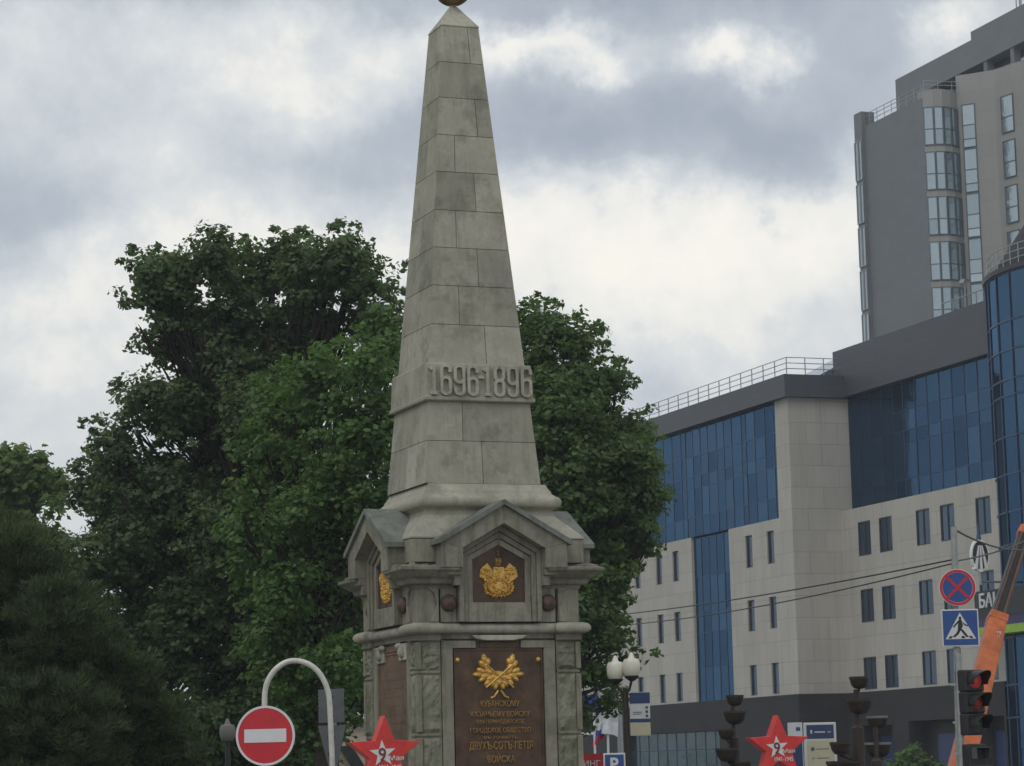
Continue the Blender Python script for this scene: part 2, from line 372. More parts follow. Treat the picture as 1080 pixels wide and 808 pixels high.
# ------------------------------------------------------------------ business centre (beige and blue glass)
OC = thing('office_building', (14.65, 140, 0), YAW, 'long beige stone office building with blue glass upper storeys and charcoal parapet', 'building')
def wall_grid(mb, ax, c, a0, a1, z0, z1, holes, depth, sgn):
    """wall in plane ax='x' (x=c, runs along y) or 'y'; holes (a0,a1,z0,z1); outward = sgn on that axis; reveals go inward by depth"""
    P = (lambda a, z, d: (c - sgn*d, a, z)) if ax == 'x' else (lambda a, z, d: (a, c - sgn*d, z))
    As = sorted({a0, a1, *[h[i] for h in holes for i in (0, 1) if a0 < h[i] < a1]}); Zs = sorted({z0, z1, *[h[i] for h in holes for i in (2, 3) if z0 < h[i] < z1]})
    for i in range(len(As)-1):
        for j in range(len(Zs)-1):
            ma, mz = (As[i]+As[i+1])/2, (Zs[j]+Zs[j+1])/2
            if any(h[0] < ma < h[1] and h[2] < mz < h[3] for h in holes): continue
            mb.quad(P(As[i], Zs[j], 0), P(As[i+1], Zs[j], 0), P(As[i+1], Zs[j+1], 0), P(As[i], Zs[j+1], 0))
    for (p, q, r, s) in holes:
        for (A, B) in (((p, r), (q, r)), ((q, r), (q, s)), ((q, s), (p, s)), ((p, s), (p, r))):
            mb.quad(P(*A, 0), P(*B, 0), P(*B, depth), P(*A, depth))
def window(parent, ax, c, sgn, h, depth, matg='winglass', name='window', split=1, fr='reveal'):
    a0, a1, z0, z1 = h; P = (lambda a, z, d: (c - sgn*d, a, z)) if ax == 'x' else (lambda a, z, d: (a, c - sgn*d, z))
    def bar(m, p, q, r, s, d0, d1):
        A = P(p, r, d0); B = P(q, s, d1); m.box(A[0], B[0], A[1], B[1], A[2], B[2])
    f = MB(); w = .06
    bar(f, a0, a0+w, z0, z1, depth-.06, depth+.02); bar(f, a1-w, a1, z0, z1, depth-.06, depth+.02)
    bar(f, a0+w, a1-w, z0, z0+w, depth-.06, depth+.02); bar(f, a0+w, a1-w, z1-w, z1, depth-.06, depth+.02)
    for k in range(1, split): x = a0+(a1-a0)*k/split; bar(f, x-.02, x+.02, z0+w, z1-w, depth-.05, depth+.02)
    fo = f.build(name, fr, parent)
    g = MB(); g.quad(P(a0+.03, z0+.03, depth), P(a1-.03, z0+.03, depth), P(a1-.03, z1-.03, depth), P(a0+.03, z1-.03, depth), random.random()); g.build('pane', matg, fo)
    return fo
def curtain(parent, ax, c, sgn, As, Zs, matg, name, mw=.04, mm='mullion', bulge=0, skip=None, holes=()):
    P = (lambda a, z, d: (c + sgn*d, a, z)) if ax == 'x' else (lambda a, z, d: (a, c + sgn*d, z))
    gl = MB(); mu = MB()
    for i in range(len(As)-1):
        for j in range(len(Zs)-1):
            if skip and skip((As[i]+As[i+1])/2, (Zs[j]+Zs[j+1])/2): continue
            t = min(1, max(0, random.gauss(.5, .3))); e = random.uniform(-.006, .006); e2_ = random.uniform(-.006, .006)
            gl.quad(P(As[i], Zs[j], e), P(As[i+1], Zs[j], e2_), P(As[i+1], Zs[j+1], e2_), P(As[i], Zs[j+1], e), t)
            a, b = As[i], As[i+1]; z, y = Zs[j], Zs[j+1]
            for (p, q, r, s) in ((a-mw, a+mw, z, y), (a+mw, b-mw, y-mw, y)):
                A = P(p, r, .0); B = P(q, s, .025); mu.box(A[0], B[0], A[1], B[1], A[2], B[2])
    o = gl.build(name, matg, parent); mu.build('mullions', mm, o); return o
RW = [(12.25, 14.02), (8.78, 10.48), (5.3, 6.95)]
# facade on the left of the corner (plane x=0, running away along +y)
holesL = [(1.62, 46, 14.6, 20.9), (8.12, 13.3, 5.2, 14.6)]
winsL = []
for z0, z1 in RW:
    for a in (2.34, 5.1, 15.2, 17.7, 21.0, 25.6, 28.3, 33, 36, 40, 43): winsL.append((a, a+.9, z0, z1))
w = MB(); wall_grid(w, 'x', 0, 0, 46, 5.2, 20.9, holesL + winsL, .16, -1)
# jog wall (plane y=0) and second facade (x = 2.83, running towards the viewer)
w.quad((0, 0, 5.2), (2.83, 0, 5.2), (2.83, 0, 20.9), (0, 0, 20.9)); w.quad((2.83, 0, 14.8), (3.6, 0, 14.8), (3.6, 0, 20.9), (2.83, 0, 20.9))
winsR = []
for z0, z1 in RW:
    for a in (-3.36, -5.71, -9.68, -12.16, -15.66): winsR.append((a, a+1.42, z0, z1+.03))
wall_grid(w, 'x', 2.83, -16.3, 0, 5.2, 14.82, winsR, .09, -1)
w.quad((2.83, -16.3, 14.82), (3.6, -16.3, 14.82), (3.6, 0, 14.82), (2.83, 0, 14.82))
w.quad((0, 46, 5.2), (16, 46, 5.2), (16, 46, 20.9), (0, 46, 20.9)); w.quad((2.83, -16.3, 5.2), (16, -16.3, 5.2), (16, -16.3, 20.9), (3.6, -16.3, 20.9)); w.quad((16, -16.3, 0), (16, 46, 0), (16, 46, 20.9), (16, -16.3, 20.9))
w.build('wall', 'beige', OC)
for h in winsL: window(OC, 'x', 0, -1, h, .14)
for h in winsR: window(OC, 'x', 2.83, -1, h, .07, split=2)
As = [1.62, 2.15, 3.26, 4.58, 5.72, 6.3, 7.59, 8.66, 9.66, 10.88, 11.92, 12.96, 14.02, 14.66, 15.96, 17.28, 18.4, 19.6, 20.9, 22.2, 23.5, 24.8, 26.1, 28, 30, 32, 34, 36, 38, 40, 42, 44, 46]
curtain(OC, 'x', .14, -1, As, [14.6, 15.75, 17.4, 18.1, 19.25, 20.9], 'blueglass', 'curtain_wall')
curtain(OC, 'x', .16, -1, [8.12, 9.16, 10.2, 11.24, 12.27, 13.3], [5.2, 7.1, 9.1, 10.3, 12.3, 14.5], 'blueglass', 'curtain_wall')
curtain(OC, 'x', 3.55, -1, [-16.3+1.27*k for k in range(9)] + [-5.05], [14.85, 15.9, 17.75, 18.4, 19.45, 20.95], 'blueglass', 'curtain_wall')
curtain(OC, 'x', 3.56, -1, [-5.05, -3.8, -2.5, -1.2, 0], [14.85, 15.9, 18.4, 20.95], 'blueglass', 'curtain_wall', .03)
# dark ground floor
d = MB(); gh = [(10.1, 24, 0, 3.55)]
wall_grid(d, 'x', -.08, -.08, 46, 0, 5.2, gh, .5, -1); d.quad((-.08, -.08, 0), (2.75, -.08, 0), (2.75, -.08, 5.2), (-.08, -.08, 5.2))
gh2 = [(-4.95, -1.2, 0, 3.45), (-11.5, -6.7, 0, 3.57), (-16.1, -13.4, 0, 3.6)]
wall_grid(d, 'x', 2.75, -16.3, -.08, 0, 5.2, gh2, 1.0, -1)
d.quad((-.08, -.08, 5.2), (-.08, 46, 5.2), (0, 46, 5.2), (0, -.08, 5.2)); d.quad((-.08, -.08, 5.2), (2.75, -.08, 5.2), (2.75, 0, 5.2), (-.08, 0, 5.2)); d.quad((2.75, -16.3, 5.2), (2.75, 0, 5.2), (2.83, 0, 5.2), (2.83, -16.3, 5.2))
d.build('ground_floor_wall', 'darkclad', OC)
curtain(OC, 'x', .3, -1, [10.1+1.39*k for k in range(11)], [0, 2.55, 3.55], 'tealglass', 'shopfront', .05)
for h in gh2: 
    m = MB(); m.box(3.7, 3.75, h[0], h[1], 0, h[3]); o = m.build('entrance_recess', 'dark', OC)
    m = MB(); a = (h[0]+h[1])/2; m.box(3.55, 3.6, a-1.0, a+.9, .05, 2.9); m.build('door', 'navy', o); 
# fascia, parapet and roofs
f = MB(); f.box(-.32, 1.2, -.32, 46, 20.9, 22.1); f.box(1.2, 3.3, -.32, 1.0, 20.9, 22.1); f.build('fascia', 'fascia', OC)
f = MB(); f.box(3.2, 3.6, -16.6, .85, 20.95, 23.55); f.box(3.6, 16, .45, .85, 20.95, 23.55); f.build('parapet', 'fascia', OC)
f = MB(); f.box(1.2, 16, 1.0, 46, 20.9, 21.9); f.box(3.6, 16, -16.3, .45, 20.9, 22.9); f.build('roof', 'backplate', OC)
f = MB(); f.add([(1.6, .9, 21.9), (1.6, 6, 21.9), (6, 6, 24.1), (6, .9, 24.1), (6, .9, 21.9), (6, 6, 21.9)], ((0, 3, 2, 1), (0, 4, 3), (1, 2, 5), (3, 4, 5, 2))); f.build('skylight', 'paleglass', OC)
f = MB(); f.add([(3.9, -14, 22.9), (3.9, 0, 22.9), (9, 0, 25.0), (9, -14, 25.0), (9, 0, 22.9), (9, -14, 22.9)], ((0, 3, 2, 1), (1, 2, 4), (0, 5, 3), (3, 5, 4, 2))); f.build('skylight', 'paleglass', OC)
f = MB()
for k in range(32):
    y = 0 + 1.45*k
    if y > 45: break
    f.tube([(0.0, y, 22.1), (0.0, y, 23.05)], .03, 6)
for z in (22.45, 22.75, 23.05): f.tube([(0, 0, z), (0, 45.5, z)], .022, 6)
for k in range(3): f.tube([(1.1+1.1*k, 0, 22.1), (1.1+1.1*k, 0, 23.05)], .03, 6)
for z in (22.45, 22.75, 23.05): f.tube([(0, 0, z), (3.3, 0, z)], .022, 6)
f.build('roof_railing', 'steel', OC)
f = MB()
for k in range(6): f.tube([(3.9, -10-1.15*k, 22.9), (3.9, -10-1.15*k, 24.35)], .03, 6)
f.tube([(3.9, -10, 24.35), (3.9, -16, 24.35)], .03, 6); f.tube([(3.9, -12.4, 22.9), (3.9, -12.4, 25.0)], .035, 6); f.box(3.75, 4.05, -12.65, -12.15, 25.0, 25.16); f.build('roof_railing', 'steel', OC)

# round glass corner
Tw = at(1046, 430, 126); az_ = math.atan2(Tw.x, Tw.y); RC = 8.0
Cw = Vector((Tw.x, Tw.y, 0)) + Vector((math.cos(az_), -math.sin(az_), 0))*RC
inv = Matrix.Rotation(-YAW, 4, 'Z') @ Matrix.Translation(-Vector((14.65, 140, 0))); Cl = inv @ Cw
gl = MB(); mu = MB(); Zc = [0, 3.5, 5.0, 7.2, 9.2, 11.45, 12.97, 14.71, 16.46, 18.35, 19.1, 20.47, 21.84, 24.1]; nseg = 36
mixs = []
for k in range(nseg):
    t0, t1 = 2*math.pi*k/nseg, 2*math.pi*(k+1)/nseg
    for j in range(len(Zc)-1):
        p = lambda t, r, z: (Cl.x + r*math.cos(t), Cl.y + r*math.sin(t), z)
        gl.quad(p(t0, RC, Zc[j]), p(t1, RC, Zc[j]), p(t1, RC, Zc[j+1]), p(t0, RC, Zc[j+1]), min(1, max(0, random.gauss(.5, .3))))
        mu.tube([p(t0, RC, Zc[j+1]-.03), p(t1, RC, Zc[j+1]-.03)], .06, 4)
    mu.tube([p(t0, RC+.02, 0), p(t0, RC+.02, 24.1)], .055, 4)
rc = gl.build('round_corner_glass', 'blueglass', OC); mu.build('mullions', 'mullion', rc)
ML = T(Cl.x, Cl.y, 0)
f = MB(); f.lathe([(RC+.15, 24.1), (RC+.2, 24.3), (RC-1, 24.35), (.1, 24.4)], 64, ML); f.build('round_corner_cornice', 'fascia', OC); f = MB(); f.lathe([(7.8, 24.4), (7.43, 24.95), (6.3, 26.6), (4.9, 28.6), (.2, 32)], 48, ML); f.build('round_corner_roof', 'darkclad', OC)
f = MB()
for k in range(72):
    t = 2*math.pi*k/72; x, y = Cl.x+(RC-.1)*math.cos(t), Cl.y+(RC-.1)*math.sin(t); f.tube([(x, y, 24.3), (x, y, 25.3)], .028, 5)
for z in (24.65, 24.98, 25.3): f.tube([(Cl.x+(RC-.1)*math.cos(2*math.pi*k/72), Cl.y+(RC-.1)*math.sin(2*math.pi*k/72), z) for k in range(73)], .026, 5)
f.build('roof_railing', 'steel', OC)

# bank sign on the building and round blade sign
BS = thing('bank_sign', (14.65, 140, 0), YAW, 'dark fascia board lettered БАНК in white above violet and lime green stripes, behind the crane boom', 'sign')
BX = 1.2
def lp(px, py, X):                                      # point on plane local x = X
    o = inv @ Vector((0, 0, CZ)); d = (Matrix.Rotation(-YAW, 3, 'Z') @ (fw + rt_(px, py))); return o + d*((X-o.x)/d.x)
a = lp(1028, 640, BX).y; zt = lp(1045, 622, BX).z; zm = lp(1045, 651, BX).z; zb = lp(1045, 664, BX).z
m = MB(); m.box(BX, 2.74, a-12, a, zm, zt); m.build('board', 'dark', BS)
m = MB(); m.box(BX+.02, 2.74, a-12, a, zm-.42, zm); m.build('violet_stripe', 'violet', BS)
m = MB(); m.box(BX-.02, 2.74, a-12, a+.01, zm-.80, zm-.42); m.build('green_stripe', 'green', BS)
p0, p1 = lp(1034, 640, BX), lp(1056.5, 640, BX); zc = lp(1048, 632, BX).z; wk = abs(p1.y-p0.y)
text('lettering', 'БАНК', wk*1.33, .68, .06, 'signwhite', BS, Matrix.Translation((BX-.03, p0.y-wk*1.33/2, zc)) @ RZ(R(-90)), .015)
RS = thing('round_logo_sign', tuple(at(1033, 586, 122).xy) + (0,), YAW, 'round white and black sign with fanned rays and a spike, beside the bank sign', 'sign')
zc = at(1033, 586, 122).z; Mx = T(0, 0, zc)
m = MB(); m.prism(disc(.72, 36), -.08, .08, Mx=Mx @ Matrix.Scale(.62, 4, (1, 0, 0))); m.build('disc', 'dark', RS)
m = MB(); m.ring(disc(.75, 36), disc(.66, 36), -.10, .10, Mx=Mx @ Matrix.Scale(.62, 4, (1, 0, 0)))
for x0, x1, zb_ in ((-.08, -.27, -.62), (0, 0, -.76), (.08, .27, -.62)):
    m.prism([(x1-.07, zb_), (x1+.07, zb_), (x0+.025, .45), (x0-.025, .45)], -.15, .15, Mx=Mx)
m.build('rays', 'white', RS)
m = MB(); m.lathe([(.12, .72), (.08, 1.0), (.02, 1.5)], 12, Mx); m.build('spike', 'navy', RS)
m = MB(); m.tube([(0, 0, zc-.7), (0, 0, zc-1.35)], .07, 8); m.tube([(0, 0, zc-1.2), (9.0, 1.2, zc-1.2)], .05, 8); m.build('bracket', 'steel', RS)

# ------------------------------------------------------------------ high rise behind
HR = thing('high_rise', (27.96, 205, 0), YAW, 'tall grey tower block with pale blue window strips rising behind the blue glass building', 'building')
X1 = (2.94, -10.25); d1 = Vector((math.sin(R(60)), -math.cos(R(60)))); d2 = Vector((math.sin(R(33)), -math.cos(R(33))))
rz_ = lambda v: Vector((v.x*math.cos(-YAW)-v.y*math.sin(-YAW), v.x*math.sin(-YAW)+v.y*math.cos(-YAW)))
d1, d2 = rz_(d1), rz_(d2); X1v = Vector(X1); X2v = X1v + d1*3.0; X3v = X2v + d2*9
w = MB(); w.vprism([(0, -10.25), (20, -10.25), (20, 5), (3.0, 5), (3.0, .2), (0, .2)], 0, 51.1); w.build('side_wall', 'hrdark', HR)
w = MB(); w.box(-.25, .9, -.82, .42, 0, 52.35); w.build('stair_tower', 'hrdark', HR)
for k in range(15):
    z = 49.2 - 3.45*k
    if z < 3: break
    for a in (-.79, -.19): window(HR, 'x', -.27, -1, (a, a+.57, z-2.3, z+.85), -.02, 'paleglass', fr='steel')
w = MB()
arc = [(0.02+2.9*t, -10.26-.9*math.sin(math.pi*min(1, t*1.0))*.75) for t in (0, .22, .45, .7, .9, 1)]
w.vprism([(2.9, -9.5), (.02, -9.5)] + arc, 0, 51.7); w.vprism([tuple(X1v), tuple(X2v), tuple(X3v), (20, X3v.y), (20, -10.26)], 0, 53.0); w.build('front_wall', 'hrbeige', HR)
def strip(name, P, dirv, a0, a1, z0, z1, matg, out=.05, trans=(.42,), cols=1):
    n = Vector((dirv.y, -dirv.x)); 
    if n.y > 0: n = -n
    q = lambda a, z, o: (P.x+dirv.x*a+n.x*o, P.y+dirv.y*a+n.y*o, z)
    f = MB()
    def bar(p, r, u, v): 
        vs = [q(p, u, .0), q(r, u, .0), q(r, v, .0), q(p, v, .0), q(p, u, out+.05), q(r, u, out+.05), q(r, v, out+.05), q(p, v, out+.05)]
        f.add(vs, ((3, 2, 1, 0), (4, 5, 6, 7), (0, 1, 5, 4), (1, 2, 6, 5), (2, 3, 7, 6), (3, 0, 4, 7)))
    bar(a0, a0+.06, z0, z1); bar(a1-.06, a1, z0, z1); bar(a0+.06, a1-.06, z0, z0+.07); bar(a0+.06, a1-.06, z1-.07, z1)
    for t in trans: z = z0+(z1-z0)*t; bar(a0+.06, a1-.06, z-.03, z+.03)
    fo = f.build(name, 'palemull', HR); g = MB(); ts = [0, *trans, 1]
    for i in range(len(ts)-1):
        u, v = z0+(z1-z0)*ts[i], z0+(z1-z0)*ts[i+1]; g.quad(q(a0+.03, u, out), q(a1-.03, u, out), q(a1-.03, v, out), q(a0+.03, v, out), random.random())
    g.build('pane', matg, fo); return fo
for k in range(14):
    zt = 50.35 - 3.45*k
    if zt < 4: break
    for i in range(len(arc)-2 + 1):
        a, b = Vector(arc[i]), Vector(arc[i+1]); dv = (b-a); Ln = dv.length
        strip('bay_window', a, dv/Ln, .02, Ln-.02, zt-2.95, zt, 'paleglass')
    strip('window', X1v, d1, .38, 1.43, zt+.35-3.4, zt+.32, 'paleglass', trans=(.2, .52))
    strip('window', X2v, d2, .68, 2.0, zt-2.45, zt+.4, 'paleglass'); strip('window', X2v, d2, 3.7, 5.0, zt-2.45, zt+.4, 'paleglass')
w = MB(); w.box(6, 20, -7.6, 4.8, 54.6, 56.75); w.box(6, 20, -20, -7.6, 54.6, 57.4); w.box(6, 20, .6, 4.8, 51.1, 54.6); w.build('penthouse_wall', 'hrdark', HR)
w = MB(); w.box(7.2, 19.8, -20, .6, 51.1, 54.6); w.build('penthouse_recess', 'dark', HR)
curtain(HR, 'x', 7.1, -1, [-20+1.3*k for k in range(15)] + [-1.2, .4], [51.2, 53.0, 54.0], 'paleglass', 'penthouse_glazing', .05, 'palemull')
for y in (-1.2, -5.2, -9.2, -13.2):
    w = MB(); w.box(6.1, 6.7, y-.4, y+.1, 51.1, 54.6); w.build('penthouse_pier', 'hrdark', HR)
f = MB()
for k in range(9): f.tube([(.15, -1.2*k-.3, 51.1), (.15, -1.2*k-.3, 52.15)], .03, 5)
for z in (51.5, 51.85, 52.15): f.tube([(.15, 0, z), (.15, -10.2, z)], .03, 5); f.tube([(.15, -10.2, z+.3), (3, -10.5, z+.3)], .03, 5)
for k in range(3): f.tube([(.15+1.2*k, -10.3, 51.5), (.15+1.2*k, -10.3, 52.45)], .03, 5)
f.build('roof_railing', 'steel', HR)
f = MB(); f.tube([(8, -11.8, 57.4), (8, -11.8, 61)], .12, 6); f.tube([(8, -11.2, 57.4), (8, -11.2, 60)], .05, 6); f.build('antenna', 'steel', HR)
# floor lines are slight; the roof terrace deck
# ------------------------------------------------------------------ monument
MO = thing('obelisk_monument', (-.7306, 37.5, 0), MYAW, 'tall grey stone obelisk with carved years on a gabled pedestal with gilded bronze plaques', 'monument')
hw = lambda z: 1.1862 - .0847*(z-1.6)
PED = []
def part(mb, name, mat, parent=MO, **k):
    o = mb.build(name, mat, parent, **k); PED.append(o); return o
SIDES = [RZ(R(90)*k) for k in (0, -1, 1, 2)]             # front, left, right, back  (front faces -y)
# steps and base
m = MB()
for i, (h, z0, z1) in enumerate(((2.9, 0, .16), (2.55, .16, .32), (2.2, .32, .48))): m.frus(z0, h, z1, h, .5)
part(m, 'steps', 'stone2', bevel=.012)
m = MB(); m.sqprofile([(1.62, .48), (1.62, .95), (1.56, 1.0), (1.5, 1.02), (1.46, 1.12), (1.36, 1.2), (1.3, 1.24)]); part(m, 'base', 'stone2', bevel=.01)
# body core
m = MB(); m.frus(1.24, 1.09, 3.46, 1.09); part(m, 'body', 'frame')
# smooth frames round the plaques
for S in SIDES:
    m = MB()
    for s in (-1, 1): m.box(s*.665, s*.83, -1.165, -1.09, 1.30, 3.26, .6, S)
    m.box(-.83, -.33, -1.165, -1.09, 3.26, 3.36, .55, S); m.box(.33, .83, -1.165, -1.09, 3.26, 3.36, .55, S); m.box(-.83, .83, -1.15, -1.09, 3.385, 3.455, .3, S)
    m.box(-.83, .83, -1.18, -1.09, 1.24, 1.30, .4, S)
    part(m, 'plaque_surround', 'frame', bevel=.006)
def rough_face(mb, S, x0, x1, y, z0, z1, tone, amp=.028, n=9):
    nx, nz = n, int(n*1.8); ph = rng.normal(size=(nx+1, nz+1)); k = ph.copy()
    for _ in range(2): k[1:-1, 1:-1] = (k[1:-1, 1:-1]*2+k[:-2, 1:-1]+k[2:, 1:-1]+k[1:-1, :-2]+k[1:-1, 2:])/6
    vs = []
    for i in range(nx+1):
        for j in range(nz+1):
            e = min(i, nx-i, j, nz-j); dpt = 0 if e == 0 else .022 + amp*k[i, j]*1.3
            vs.append((x0+(x1-x0)*i/nx, y-dpt, z0+(z1-z0)*j/nz))
    fs = [(i*(nz+1)+j, (i+1)*(nz+1)+j, (i+1)*(nz+1)+j+1, i*(nz+1)+j+1) for i in range(nx) for j in range(nz)]
    mb.add(vs, fs, tone, S)
cp = [(1.14, 4.06), (1.2, 4.06), (1.22, 4.11), (1.29, 4.13), (1.31, 4.19), (1.37, 4.22), (1.45, 4.29), (1.475, 4.305), (1.475, 4.345), (1.42, 4.36), (1.28, 4.38), (1.1, 4.39)]
for S in SIDES:                                          # each corner: rock faced pier, raised strip, frieze block, corbelled cornice
    S2 = S @ RZ(R(90)); m = MB()
    for (z0, z1) in ((1.26, 2.08), (2.11, 2.92), (2.95, 3.36)):
        t = random.uniform(.3, .8); m.box(.845, 1.165, -1.165, -.845, z0, z1, t, S)
        rough_face(m, S, .865, 1.12, -1.167, z0+.02, z1-.02, t); rough_face(m, S2, -1.12, -.865, -1.167, z0+.02, z1-.02, t)
    po = part(m, 'corner_pier', 'rough')
    m = MB()
    for (z0, z1) in ((1.28, 2.06), (2.13, 2.90), (2.97, 3.34)): m.box(1.125, 1.2, -1.2, -1.125, z0, z1, random.uniform(.4, .8), S)
    m.box(.84, 1.215, -1.215, -.84, 3.36, 3.45, .5, S)
    for zj in (2.095, 2.935): m.box(.85, 1.185, -1.185, -.85, zj-.02, zj+.02, .45, S)
    m.build('corner_strip', 'stone2', po, bevel=.012)
    m = MB(); m.box(.9, 1.19, -1.19, -.9, 3.6, 4.08, .6, S)
    sc = [(.87, 3.61), (1.0, 3.61), (.95, 3.72), (.9, 3.85), (.93, 4.0), (1.03, 4.08), (.87, 4.08)]; m.prism(sc, -1.225, -1.06, .6, S)
    sc = [(-x, z) for x, z in sc][::-1]; m.prism(sc, -1.225, -1.06, .6, S2)
    part(m, 'frieze_block', 'frame', bevel=.012)
    m = MB(); n = len(cp); inn = .64; vs = []
    for h, z in cp: vs += [(inn, -h, z), (h, -h, z), (h, -inn, z), (inn, -inn, z)]
    fs = [(i*4+j, i*4+(j+1) % 4, (i+1)*4+(j+1) % 4, (i+1)*4+j) for i in range(n-1) for j in range(4)]
    fs.append((3, 2, 1, 0)); fs.append(tuple((n-1)*4+k for k in range(4))); m.add(vs, fs, .35, S)
    for k in range(12):                                  # crumbled debris and lichen lumps on the ledge
        e = random.uniform(.95, 1.40); o = random.uniform(1.22, 1.40); x, y = (e, o) if random.random() < .5 else (o, e); q = random.uniform(.02, .05)
        m.sqprofile([(q*1.5, 4.345), (q*1.4*random.uniform(.6, 1), 4.365+q*.5), (q*.6, 4.37+q*random.uniform(.5, 1))], S @ T(x, -y, 0) @ RZ(random.random()*3), .1)
    part(m, 'cornice', 'stone2', bevel=.008)
# string course: half round moulding, breaking forward at the corners
hr = [(-.02, 3.445)] + [(.07*math.cos(R(a)), 3.525+.07*math.sin(R(a))) for a in range(-80, 90, 20)] + [(-.02, 3.605)]
m = MB(); m.sqprofile([(1.0, 3.445)] + [(1.17+q, z) for q, z in hr] + [(1.0, 3.605)])
for sx in (-1, 1):
    for sy in (-1, 1): m.sqprofile([(.19+q, z) for q, z in hr], T(sx*1.055, sy*1.055, 0))
part(m, 'string_course', 'stone', smooth=True)
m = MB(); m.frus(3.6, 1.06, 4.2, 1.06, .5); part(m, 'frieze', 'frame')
for S in SIDES:
    for s in (-1, 1):
        m = MB(); m.box(*sorted((s*.605, s*.84)), -1.2, -1.05, 3.605, 4.08, .55, S); bo = part(m, 'boss_block', 'frame', bevel=.012)
        m = MB(); Bm = S @ T(s*.725, -1.2, 3.87) @ Matrix.Rotation(R(90), 4, 'X')
        m.lathe([(.11, 0), (.118, .02), (.112, .04), (.09, .065), (.055, .085), (.03, .09), (.02, .10), (.004, .102)], 20, Bm); m.build('round_boss', 'boss', bo, smooth=True)
# attic blocks and flared skirt under the shaft
m = MB(); m.frus(4.2, 1.19, 4.74, 1.19, .5); 
for sx in (-1, 1):
    for sy in (-1, 1): m.box(*sorted((sx*.86, sx*1.26)), *sorted((sy*.86, sy*1.26)), 4.42, 4.745, .6)
part(m, 'attic', 'frame', bevel=.012)
m = MB(); m.sqprofile([(1.27, 4.75), (1.27, 4.77), (1.15, 4.90), (1.03, 5.02), (.95, 5.10), (.93, 5.17)], tone=.35); part(m, 'skirt', 'stone')
m = MB(); pr = [(.88, 5.165), (.93, 5.165), (.95, 5.185)] + [(.945+.092*math.cos(R(a)), 5.285+.09*math.sin(R(a))) for a in range(-70, 80, 18)] + [(.94, 5.40), (.93, 5.41), (.925, 5.44), (.905, 5.46), (.875, 5.52), (.865, 5.545)]
m.sqprofile(pr, tone=.62); part(m, 'base_moulding', 'stone', smooth=True)
# gables
def pent(w, zb, zs, za): return [(-w, zb), (w, zb), (w, zs), (0, za), (-w, zs)]
for S in SIDES:
    m = MB()
    A, B = pent(.92, 4.335, 4.68, 5.19), pent(.60, 4.335, 4.60, 4.94)
    # upside-down U frame: outer to inner, open at the bottom
    def uring(A, B, y0, y1, tone):
        for i in (1, 2, 3, 4):
            j = (i+1) % 5
            if i == 4: a, b, c, d = A[4], A[0], B[0], B[4]
            else: a, b, c, d = A[i], A[j], B[j], B[i]
            m.add([(a[0], y0, a[1]), (b[0], y0, b[1]), (c[0], y0, c[1]), (d[0], y0, d[1]), (a[0], y1, a[1]), (b[0], y1, b[1]), (c[0], y1, c[1]), (d[0], y1, d[1])],
                  ((0, 1, 2, 3), (7, 6, 5, 4), (1, 0, 4, 5), (2, 1, 5, 6), (3, 2, 6, 7), (0, 3, 7, 4)), tone, S)
    uring(A, B, -1.49, -.9, .45)
    for q in (-1, 1): m.box(*sorted((q*.60, q*.80)), -1.43, -1.1, 4.24, 4.335, .4, S); m.box(*sorted((q*.60, q*.70)), -1.38, -1.1, 4.10, 4.24, .4, S)
    A2, B2 = pent(.60, 3.61, 4.595, 4.935), pent(.535, 3.61, 4.55, 4.85); uring(A2, B2, -1.315, -1.0, .55)
    A3, B3 = pent(.53, 3.61, 4.545, 4.84), pent(.465, 3.61, 4.51, 4.765); uring(A3, B3, -1.285, -1.0, .4)
    A4, B4 = pent(.46, 3.61, 4.505, 4.755), pent(.385, 3.88, 4.46, 4.665); uring(A4, B4, -1.25, -1.0, .75)
    m.box(-.46, .46, -1.262, -1.0, 3.61, 3.875, .7, S)
    go = part(m, 'gable', 'frame', bevel=.007)
    m = MB()
    for s in (-1, 1):
        P = [(0, 5.195), (0, 5.265), (s*.985, 4.715), (s*.985, 4.65), (s*.93, 4.665)]
        m.prism(P if s < 0 else P[::-1], -1.535, -.8, .5, S)
    m.build('gable_roof', 'slate', go)
    m = MB(); m.prism(pent(.384, 3.881, 4.459, 4.664), -1.215, -1.1, .5, S); m.build('plaque_field', 'bronze', go)
# coats of arms in the gables (gilded relief of flags, column with crown and wreath)
def ell(cx, cz, a, b, n=14, rot=0):
    return [(cx + a*math.cos(t)*math.cos(rot) - b*math.sin(t)*math.sin(rot), cz + a*math.cos(t)*math.sin(rot) + b*math.sin(t)*math.cos(rot)) for t in [2*math.pi*k/n for k in range(n)]]
def lump(mb, cx, cz, a, b, rot, y, h, S, n=10):           # domed relief lump
    n2 = n; vs = []; 
    for s_, hh in ((1, 0), (.8, .6), (.4, .95)):
        for x, z in ell(cx, cz, a*s_, b*s_, n2, rot): vs.append((x, y-h*hh, z))
    vs.append((cx, y-h, cz)); fs = []
    for r_ in range(2):
        for k in range(n2): fs.append((r_*n2+k, r_*n2+(k+1) % n2, (r_+1)*n2+(k+1) % n2, (r_+1)*n2+k))
    for k in range(n2): fs.append((2*n2+k, 2*n2+(k+1) % n2, 3*n2))
    mb.add(vs, fs, .5, S)
